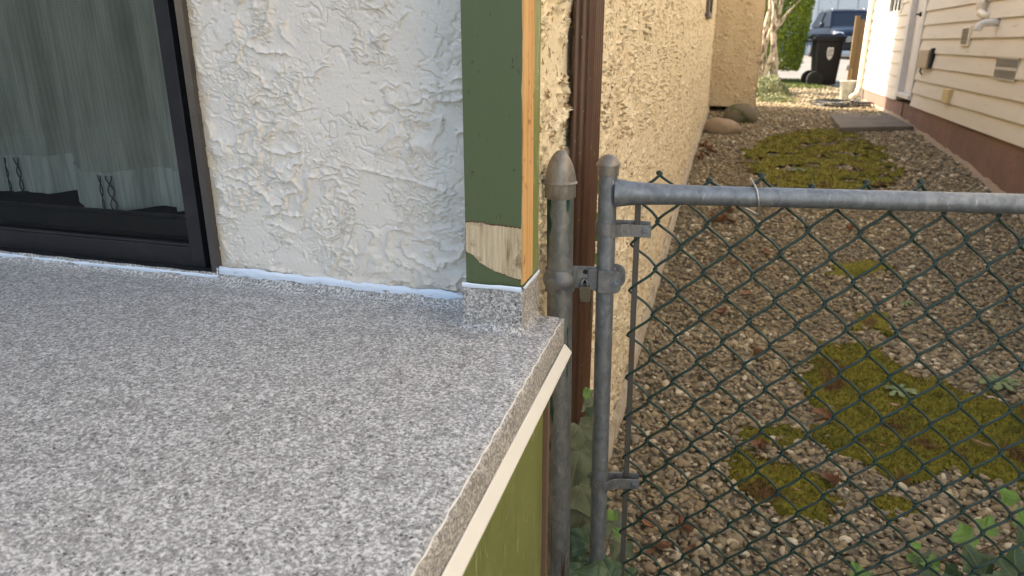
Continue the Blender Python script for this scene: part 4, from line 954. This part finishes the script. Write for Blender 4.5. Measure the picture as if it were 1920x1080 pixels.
# pale bucket and hose tap
bk = thing('bucket', (1.95, 14.75, .5), 'pale translucent plastic bucket beside the hose tap', 'bucket')
MB().lathe([(.10, 0), (.105, .005), (.135, .33), (.145, .335), (.145, .35), (.132, .35), (.10, .02)], (1.95, 14.75, .50), (0, 0, 1), 24).build('pail', 'plastic_pale', bk, smooth=True)
MB().tube([(1.95+.145*math.cos(a), 14.75-.03, .83-.10*math.sin(a)) for a in np.linspace(0, PI, 14)], .004, 6).build('handle', 'shiny_wire', bk)
mbj = MB().lathe([(.075, 0), (.08, .01), (.08, .22), (.05, .28), (.03, .30), (.03, .34)], (2.0, 14.9, .50), (0, 0, 1), 20)
tag(mbj.build('water_jug', 'plastic_pale', smooth=True, loc=(2.0, 14.9, .5)), 'clear grey plastic jug standing behind the pale bucket', 'jug')
tp = thing('hose_tap', (2.02, 15.1, .5), 'old brass hose tap on a short pipe beside the neighbour corner', 'tap')
MB().tube([(2.02, 15.1, .5), (2.02, 15.1, 1.02), (1.99, 15.1, 1.05), (1.92, 15.1, 1.03)], .02, 10).build('pipe', 'brass', tp, smooth=True)
mb = MB().lathe([(.03, 0), (.03, .06), (.02, .07)], (1.95, 15.1, 1.02), (0, 0, 1), 12); mb.lathe([(.045, .08), (.05, .085), (.045, .095)], (1.95, 15.1, 1.02), (0, 0, 1), 10); mb.build('valve', 'galv', tp)
fb = thing('added_shade_screen', (-4.12, -2, 0), 'tall dark board screen added out of view left of the deck to shade it', 'screen')  # unseen screen, added to shade the deck and darken the door glass reflection
mb = MB()
for i in range(48): mb.box(-4.14+.006*(i % 2), -4.11+.006*(i % 2), -6.2+i*.152, -6.2+i*.152+.147, -.1, 3.5+.01*(i % 3))
mb.build('boards', M('dark_boards', (.045, .04, .03), .85, layers=[(4, 4, .45, .7, (.07, .055, .04), (1, 1, .2))]), fb)
# wheeled bin
def wheelie(x, y, z, rz):
    r_ = thing('wheeled_bin', (x, y, z), 'black two wheeled refuse bin with a white shield emblem at the end of the passage', 'bin'); r_.rotation_euler = (0, 0, 0)
    Rm = Matrix.Rotation(rz, 3, 'Z')
    def T(p): return Rm @ (Vector(p)*.90)+Vector((x, y, z))
    mb = MB(); n = 10; rings = []
    def ring(hx0, hx1, hy, zz_, rr=.05):
        o = []
        for (cx_, cy_, a0) in ((hx1-rr, hy-rr, 0), (hx0+rr, hy-rr, 90), (hx0+rr, -hy+rr, 180), (hx1-rr, -hy+rr, 270)):
            for i in range(4): a = R(a0+i*30); o.append((cx_+rr*math.cos(a), cy_+rr*math.sin(a), zz_))
        return o
    rs = [ring(-.24, .26, .25, .05), ring(-.25, .27, .26, .10), ring(-.31, .33, .315, 1.08), ring(-.335, .355, .335, 1.09), ring(-.335, .355, .335, 1.15)]
    V = [T(p) for q in rs for p in q]; F = []; m_ = 16
    for i in range(len(rs)-1):
        for k in range(m_): F.append((i*m_+k, i*m_+(k+1) % m_, (i+1)*m_+(k+1) % m_, (i+1)*m_+k))
    F += [tuple(range(m_))[::-1], tuple((len(rs)-1)*m_+k for k in range(m_))]
    b = obj('body', V, F, 'bin', r_, bevel=.006); smooth_angle(b, 40)
    l0 = ring(-.42, .38, .355, 1.155, .06); l1 = ring(-.42, .38, .355, 1.20, .06); l2 = ring(-.34, .30, .28, 1.265, .08)
    V = [T(p) for q in (l0, l1, l2) for p in q]; F = [(i*m_+k, i*m_+(k+1) % m_, (i+1)*m_+(k+1) % m_, (i+1)*m_+k) for i in range(2) for k in range(m_)]+[tuple(range(m_))[::-1], tuple(2*m_+k for k in range(m_))]
    smooth_angle(obj('lid', V, F, 'bin', r_), 30)
    mb = MB(); mb.tube([T((-.46, -.27, 1.10)), T((-.46, .27, 1.10))], .022, 10); mb.tube([T((-.30, -.27, 1.10)), T((-.46, -.27, 1.10))], .02, 8); mb.tube([T((-.30, .27, 1.10)), T((-.46, .27, 1.10))], .02, 8); mb.build('handle', 'bin', r_, smooth=True)
    for s_ in (-1, 1):
        wh = MB().lathe([(.06, -.045), (.165, -.045), (.18, -.03), (.18, .03), (.165, .045), (.06, .045)], T((-.27, s_*.30, .18)), Rm @ Vector((0, 1, 0)), 28).build('wheel', 'tyre', r_); smooth_angle(wh, 40)
        MB().lathe([(.10, -.05), (.10, .05)], T((-.27, s_*.30, .18)), Rm @ Vector((0, 1, 0)), 16).build('hub', 'bin', wh)
    # shield emblem on the side facing the camera
    sh = [(-.075, .18), (-.04, .195), (0, .185), (.04, .195), (.075, .18), (.08, .06), (.06, -.05), (0, -.12), (-.06, -.05), (-.08, .06)]
    def em(k, off, sc, col, nm, par):
        def q(px, pz):
            hz = .76+pz*sc; hy = .26+(hz-.10)/.98*.055; return T((px*sc+.02, -hy-off, hz))
        return MB().prism([q(px, pz) for px, pz in sh], Rm @ Vector((0, .002, 0))).build(nm, col, par)
    e = em(0, .004, 1.0, 'white_mark', 'emblem', r_)
    mb = MB()
    for k, zz_ in enumerate((.125, .09, .055, .02, -.015)):
        for j in range(4):
            px = -.048+.027*j; hz = .76+zz_; hy = .26+(hz-.10)/.98*.055
            if (k*3+j*5) % 7 != 0: mb.box(px, px+.018, -.0015, .0, 0, .016, Rm, T((0.02, -hy-.0065, hz)))
    mb.build('emblem_marks', 'bin', e)
wheelie(1.92, 18.7, .545, R(8))
# fence between the lots
fn = thing('board_fence', (2.9, 19, .5), 'brown weathered board fence behind the neighbour downspout', 'fence')
mb = MB()
for i in range(11): mb.box(2.44+i*.152, 2.44+i*.152+.145, 18.0+.004*(i % 2), 18.03+.004*(i % 2), .45, 1.98+.01*(i % 3))
mb.build('boards', 'fence_wood', fn); MB().box(2.35, 2.435, 17.97, 18.06, .4, 2.05).build('post', 'fence_wood', fn)

# ------------------------------------------------------------------ tree, shrub, hedge, lawn
def twisted_tree():
    r_ = thing('smooth_barked_tree', (.55, 16.3, .5), 'multi stemmed tree with pale twisting trunks beside the conifer', 'tree')
    rr = random.Random(4); mb = MB()
    base = [(.40, 16.2), (.50, 16.3), (.60, 16.25), (.68, 16.35), (.54, 16.5)]
    tips = []
    for i, (x, y) in enumerate(base):
        pts = []; h = 0; dx = (-.03, -.02, .0, .03, .02)[i]
        for k in range(16):
            t = k/15; pts.append((x+dx*t*3.2+.045*math.sin(t*11+i*2.1)+.02*math.sin(t*23+i), y+.06*math.sin(t*9+i)+.25*t*(i % 2-.5), .45+t*3.2))
        mb.tube(pts, [.056*(1-.5*k/15)*(1+.15*math.sin(k*1.9+i)) for k in range(16)], 10); tips.append(pts)
        for k in (6, 9, 11, 13):
            p = Vector(pts[k]); d = Vector((rr.uniform(-1, 1), rr.uniform(-.6, .6), rr.uniform(.6, 1.2))).normalized()
            q = [p+d*(j*.16)+Vector((.02*math.sin(j*2+k), 0, .01*j)) for j in range(7)]; mb.tube(q, [.018*(1-j/8) for j in range(7)], 6); tips.append([tuple(v_) for v_ in q])
    mb.build('trunk', 'bark', r_, smooth=True)
    V = []; F = []
    for tp_ in tips:
        for p in tp_[-5:]:
            if p[2] < 2.5: continue
            for _ in range(45):
                c_ = Vector(p)+Vector((rr.gauss(0, .22), rr.gauss(0, .22), rr.gauss(0, .2))); a = Vector((rr.uniform(-1, 1), rr.uniform(-1, 1), rr.uniform(-1, 1))).normalized(); b = a.cross(Vector((rr.uniform(-1, 1), 1, rr.uniform(-1, 1)))).normalized(); s = rr.uniform(.02, .035)
                o = len(V); V += [c_-a*s, c_+b*s*.5, c_+a*s, c_-b*s*.5]; F.append((o, o+1, o+2, o+3))
    obj('crown', V, F, 'shrub_leaf', r_)
twisted_tree()
def leaf_cloud(name, mat, label, cat, n, fn_, size, loc, parent_name='foliage', seed=1, kind=None, trunk=None):
    r_ = thing(name, loc, label, cat); rs = np.random.RandomState(seed)
    P, Nn_ = fn_(rs, n); n = len(P); a = rs.normal(0, 1, (n, 3)); a = a+Nn_*.8; a /= np.linalg.norm(a, axis=1)[:, None]
    b = np.cross(a, rs.normal(0, 1, (n, 3))); b /= np.linalg.norm(b, axis=1)[:, None]; s = rs.uniform(.6, 1.2, n)[:, None]*size
    V = np.stack([P-a*s*.3, P+b*s*.35, P+a*s, P-b*s*.35], 1).reshape(-1, 3); F = (np.arange(n)*4)[:, None]+np.arange(4)
    obj(parent_name, V, F, mat, r_)
    if trunk: MB().tube(trunk[0], trunk[1], 8).build('trunk', 'bark', r_, smooth=True)
    return r_
def conifer(cx_, cy_, zb, zt, R0):
    def f(rs, n):
        t = rs.rand(n)**.9; th = rs.uniform(0, 2*PI, n)
        rad = R0*np.sqrt(np.clip(1-((t-.38)/.64)**2, .02, 1))*(1+.13*fbm(th*3.2, t*9, 3, 7)+.07*perlin(th*12, t*34, 8))
        d = 1-.35*rs.rand(n)**2.2; r = rad*d
        P = np.stack([cx_+r*np.cos(th), cy_+r*np.sin(th), zb+(zt-zb)*t], -1)
        return P, np.stack([np.cos(th)*.5, np.sin(th)*.5, .9+0*th], -1)
    return f
leaf_cloud('conifer', 'hedge_leaf', 'dense rounded green conifer between the pale trunks and the bin', 'tree', 60000, conifer(.84, 19.4, .86, 5.2, .72), .050, (.86, 19.4, .56), 'crown', 3, trunk=([(.86, 19.4, .5), (.86, 19.4, 2.5), (.86, 19.4, 4.2)], [.10, .07, .02]))
leaf_cloud('conifer', 'hedge_leaf', 'darker green conifer behind the pale twisting trunks', 'tree', 45000, conifer(-.55, 20.6, .60, 4.6, .75), .055, (-.55, 20.6, .56), 'crown', 5, trunk=([(-.55, 20.6, .5), (-.55, 20.6, 2.5), (-.55, 20.6, 4.0)], [.10, .07, .02]))
def low(cx_, cy_, rx, ry, h, z0):
    def f(rs, n):
        a = rs.uniform(0, 2*PI, n); r = np.sqrt(rs.rand(n)); x = cx_+rx*r*np.cos(a); y = cy_+ry*r*np.sin(a)
        hh = h*(1-r*r)*(.55+.8*fbm(x*5, y*5, 3, 9)+.3); z = z0+np.maximum(0, hh)*rs.rand(n)**.5
        return np.stack([x, y, z], -1), np.stack([0*x, 0*x, 1+0*x], -1)
    return f
leaf_cloud('low_shrub', 'shrub_leaf', 'sunlit pale green ground cover shrub at the foot of the twisting trunks', 'shrub', 16000, low(.62, 15.6, .48, 1.2, .42, .48), .035, (.62, 15.6, .5), seed=4)
leaf_cloud('low_shrub', 'shrub_leaf', 'short straggling yellow green plant at the gravel edge beyond the house corner', 'shrub', 5000, low(.75, 13.9, .40, .5, .14, .49), .03, (.75, 13.9, .5), seed=8)
def lawn():
    rs = np.random.RandomState(2); n = 16000; x = rs.uniform(-1.6, 2.3, n); y = rs.uniform(17.6, 20.6, n); k = (x < 1.85+.1*np.sin(y*4)); x = x[k]; y = y[k]; n = len(x)
    z = terr(y)+.02; a = rs.uniform(0, PI, n); h = rs.uniform(.03, .07, n); wd = .008
    V = np.stack([np.stack([x-np.cos(a)*wd, y-np.sin(a)*wd, z], -1), np.stack([x+np.cos(a)*wd, y+np.sin(a)*wd, z], -1), np.stack([x+rs.normal(0, .02, n), y+rs.normal(0, .02, n), z+h], -1)], 1).reshape(-1, 3)
    F = (np.arange(n)*3)[:, None]+np.arange(3)
    tag(obj('lawn', V, F, 'grass'), 'short green lawn under the conifer', kind='stuff')
lawn()

# ------------------------------------------------------------------ car and garage
def suv(x, y, z, rz):
    r_ = thing('parked_car', (x, y, z), 'dark blue suv parked on the driveway facing the passage', 'car')
    Rm = Matrix.Rotation(rz, 3, 'Z')
    def T(p): return Rm @ Vector(p)+Vector((x, y, z))
    # sections along the length (y local from front -2.4 to rear 2.4): half width, bottom, shoulder, top of body
    W = 1.0; sec = [(-2.45, .86, .42, .78, .86), (-2.38, .95, .34, .90, .98), (-2.1, 1.0, .30, 1.00, 1.12), (-1.4, 1.02, .30, 1.08, 1.20), (-1.05, 1.02, .30, 1.10, 1.24), (0, 1.03, .30, 1.12, 1.26), (1.6, 1.03, .30, 1.14, 1.28), (2.3, .99, .34, 1.14, 1.26), (2.45, .92, .45, 1.08, 1.16)]
    V = []; F = []
    for (yy, hw, zb, zs, ztop) in sec:
        half = [(hw*.80, zb), (hw*.95, zb+.06), (hw, zb+.25), (hw*1.0, zs-.12), (hw*.95, zs), (hw*.80, ztop-.02), (hw*.45, ztop+.01), (0, ztop+.02)]
        ring = [(a, b) for a, b in half]+[(-a, b) for a, b in half[:-1]][::-1]
        V += [T((a, yy, b)) for a, b in ring]
    m_ = 15
    for i in range(len(sec)-1):
        for k in range(m_): F.append((i*m_+k, i*m_+(k+1) % m_, (i+1)*m_+(k+1) % m_, (i+1)*m_+k))
    F += [tuple(range(m_))[::-1], tuple((len(sec)-1)*m_+k for k in range(m_))]
    body = obj('body', V, F, 'car_paint', r_, smooth=True); smooth_angle(body, 45)
    # greenhouse
    cs = [(-1.10, .90, 1.22), (-.30, .72, 1.84), (.3, .74, 1.90), (1.6, .73, 1.86), (2.30, .86, 1.24)]
    g = MB(); v = []
    lower = [(-.86, -1.15, 1.21), (.86, -1.15, 1.21), (.90, 2.3, 1.25), (-.90, 2.3, 1.25)]; upper = [(-.70, -.38, 1.80), (.70, -.38, 1.80), (.72, 1.75, 1.82), (-.72, 1.75, 1.82)]
    g.add([T(p) for p in lower+upper], [(0, 1, 5, 4), (1, 2, 6, 5), (2, 3, 7, 6), (3, 0, 4, 7)]); g.build('windscreen', 'car_glass', r_, bevel=.02)
    rf = MB(); rf.add([T(p) for p in [(-.71, -.42, 1.79), (.71, -.42, 1.79), (.73, 1.8, 1.81), (-.73, 1.8, 1.81), (-.62, -.30, 1.87), (.62, -.30, 1.87), (.66, 1.7, 1.88), (-.66, 1.7, 1.88)]], [(0, 3, 2, 1), (4, 5, 6, 7), (0, 1, 5, 4), (1, 2, 6, 5), (2, 3, 7, 6), (3, 0, 4, 7)])
    for s_ in (-1, 1):
        rf.tube([T((s_*.875, -1.18, 1.20)), T((s_*.71, -.40, 1.80))], .035, 8); rf.tube([T((s_*.90, .6, 1.24)), T((s_*.73, .6, 1.81))], .03, 8)
    rf.build('roof', 'car_paint', r_, bevel=.02)
    for s_ in (-1, 1):
        MB().tube([T((s_*.62, -.15, 1.86)), T((s_*.62, -.10, 1.93)), T((s_*.64, 1.5, 1.93)), T((s_*.64, 1.55, 1.87))], .02, 8).build('roof_rail', 'chrome', r_, smooth=True)
        hl_ = MB().add([T(p) for p in [(s_*.55, -2.445, .80), (s_*.90, -2.36, .82), (s_*.94, -2.30, 1.02), (s_*.62, -2.40, .98), (s_*.55, -2.34, .80), (s_*.90, -2.2, .82), (s_*.93, -2.1, 1.02), (s_*.62, -2.25, .98)]], [(0, 1, 2, 3), (3, 2, 6, 7), (0, 4, 5, 1), (1, 5, 6, 2), (0, 3, 7, 4), (4, 7, 6, 5)]); hl_.build('headlight', 'lamp_lens', r_, bevel=.01)
        MB().lathe([(.02, 0), (.09, .02), (.11, .09), (.09, .16), (.02, .18)], T((s_*1.05, -.92, 1.30)), Rm @ Vector((s_, -.2, 0)), 14).build('wing_mirror', 'car_paint', r_, smooth=True)
        for yy in (-1.5, 1.45):
            wh = MB().lathe([(.20, -.11), (.35, -.11), (.38, -.08), (.38, .08), (.35, .11), (.20, .11)], T((s_*.90, yy, .38)), Rm @ Vector((1, 0, 0)), 28).build('wheel', 'tyre', r_); smooth_angle(wh, 40)
            MB().lathe([(.22, -.115), (.24, -.12), (.24, .12), (.22, .115)], T((s_*.90, yy, .38)), Rm @ Vector((1, 0, 0)), 20).build('rim', 'chrome', wh)
    gr = MB().box(-.52, .52, -2.475, -2.40, .60, .86, Rm, (x, y, z)).build('grille', 'black', r_, bevel=.02)
    mb = MB()
    for k in range(3): mb.box(-.50, .50, -2.485, -2.4755, .64+k*.075, .665+k*.075, Rm, (x, y, z))
    mb.build('grille_bar', 'chrome', gr)
    for s_ in (-1, 1): MB().lathe([(.05, 0), (.055, .01), (.02, .015)], T((s_*.09, -2.47, .93)), Rm @ Vector((0, -1, 0)), 12).build('badge', 'chrome', r_)
    MB().box(-.95, .95, -2.50, -2.36, .36, .56, Rm, (x, y, z)).build('bumper', 'black', r_, bevel=.03)
    MB().box(-.26, .26, -2.515, -2.502, .40, .53, Rm, (x, y, z)).build('number_plate', 'white_mark', r_, bevel=.004)
suv(4.15, 34.6, .90, R(7))
gr = thing('garage', (6, 40.5, .9), 'pale grey garage with panelled overhead door behind the parked car', 'garage')
MB().box(-10, 3.25, 40.5, 40.8, .6, 6).box(3.25, 14, 40.5, 40.8, 3.6, 6).box(-10, 14, 40.8, 50, .6, 5.9).build('wall', 'garage_wall', gr)
MB().box(3.20, 3.50, 40.42, 40.49, .9, 3.7).box(3.50, 14, 40.42, 40.49, 3.55, 3.7).build('trim', 'white_trim', gr)
gd = MB()
for r in range(5):
    for k in range(6): gd.box(3.52+k*.9, 3.52+k*.9+.86, 40.46, 40.5, .95+r*.52, .95+r*.52+.48)
gd.box(3.5, 9, 40.52, 40.6, .9, 3.6); gd.build('garage_door', 'garage_door', gr)
MB().prism([(-11, 40, 6), (-11, 51, 6), (-11, 45.5, 8.4)], (26, 0, 0)).build('roof', 'roof', gr)
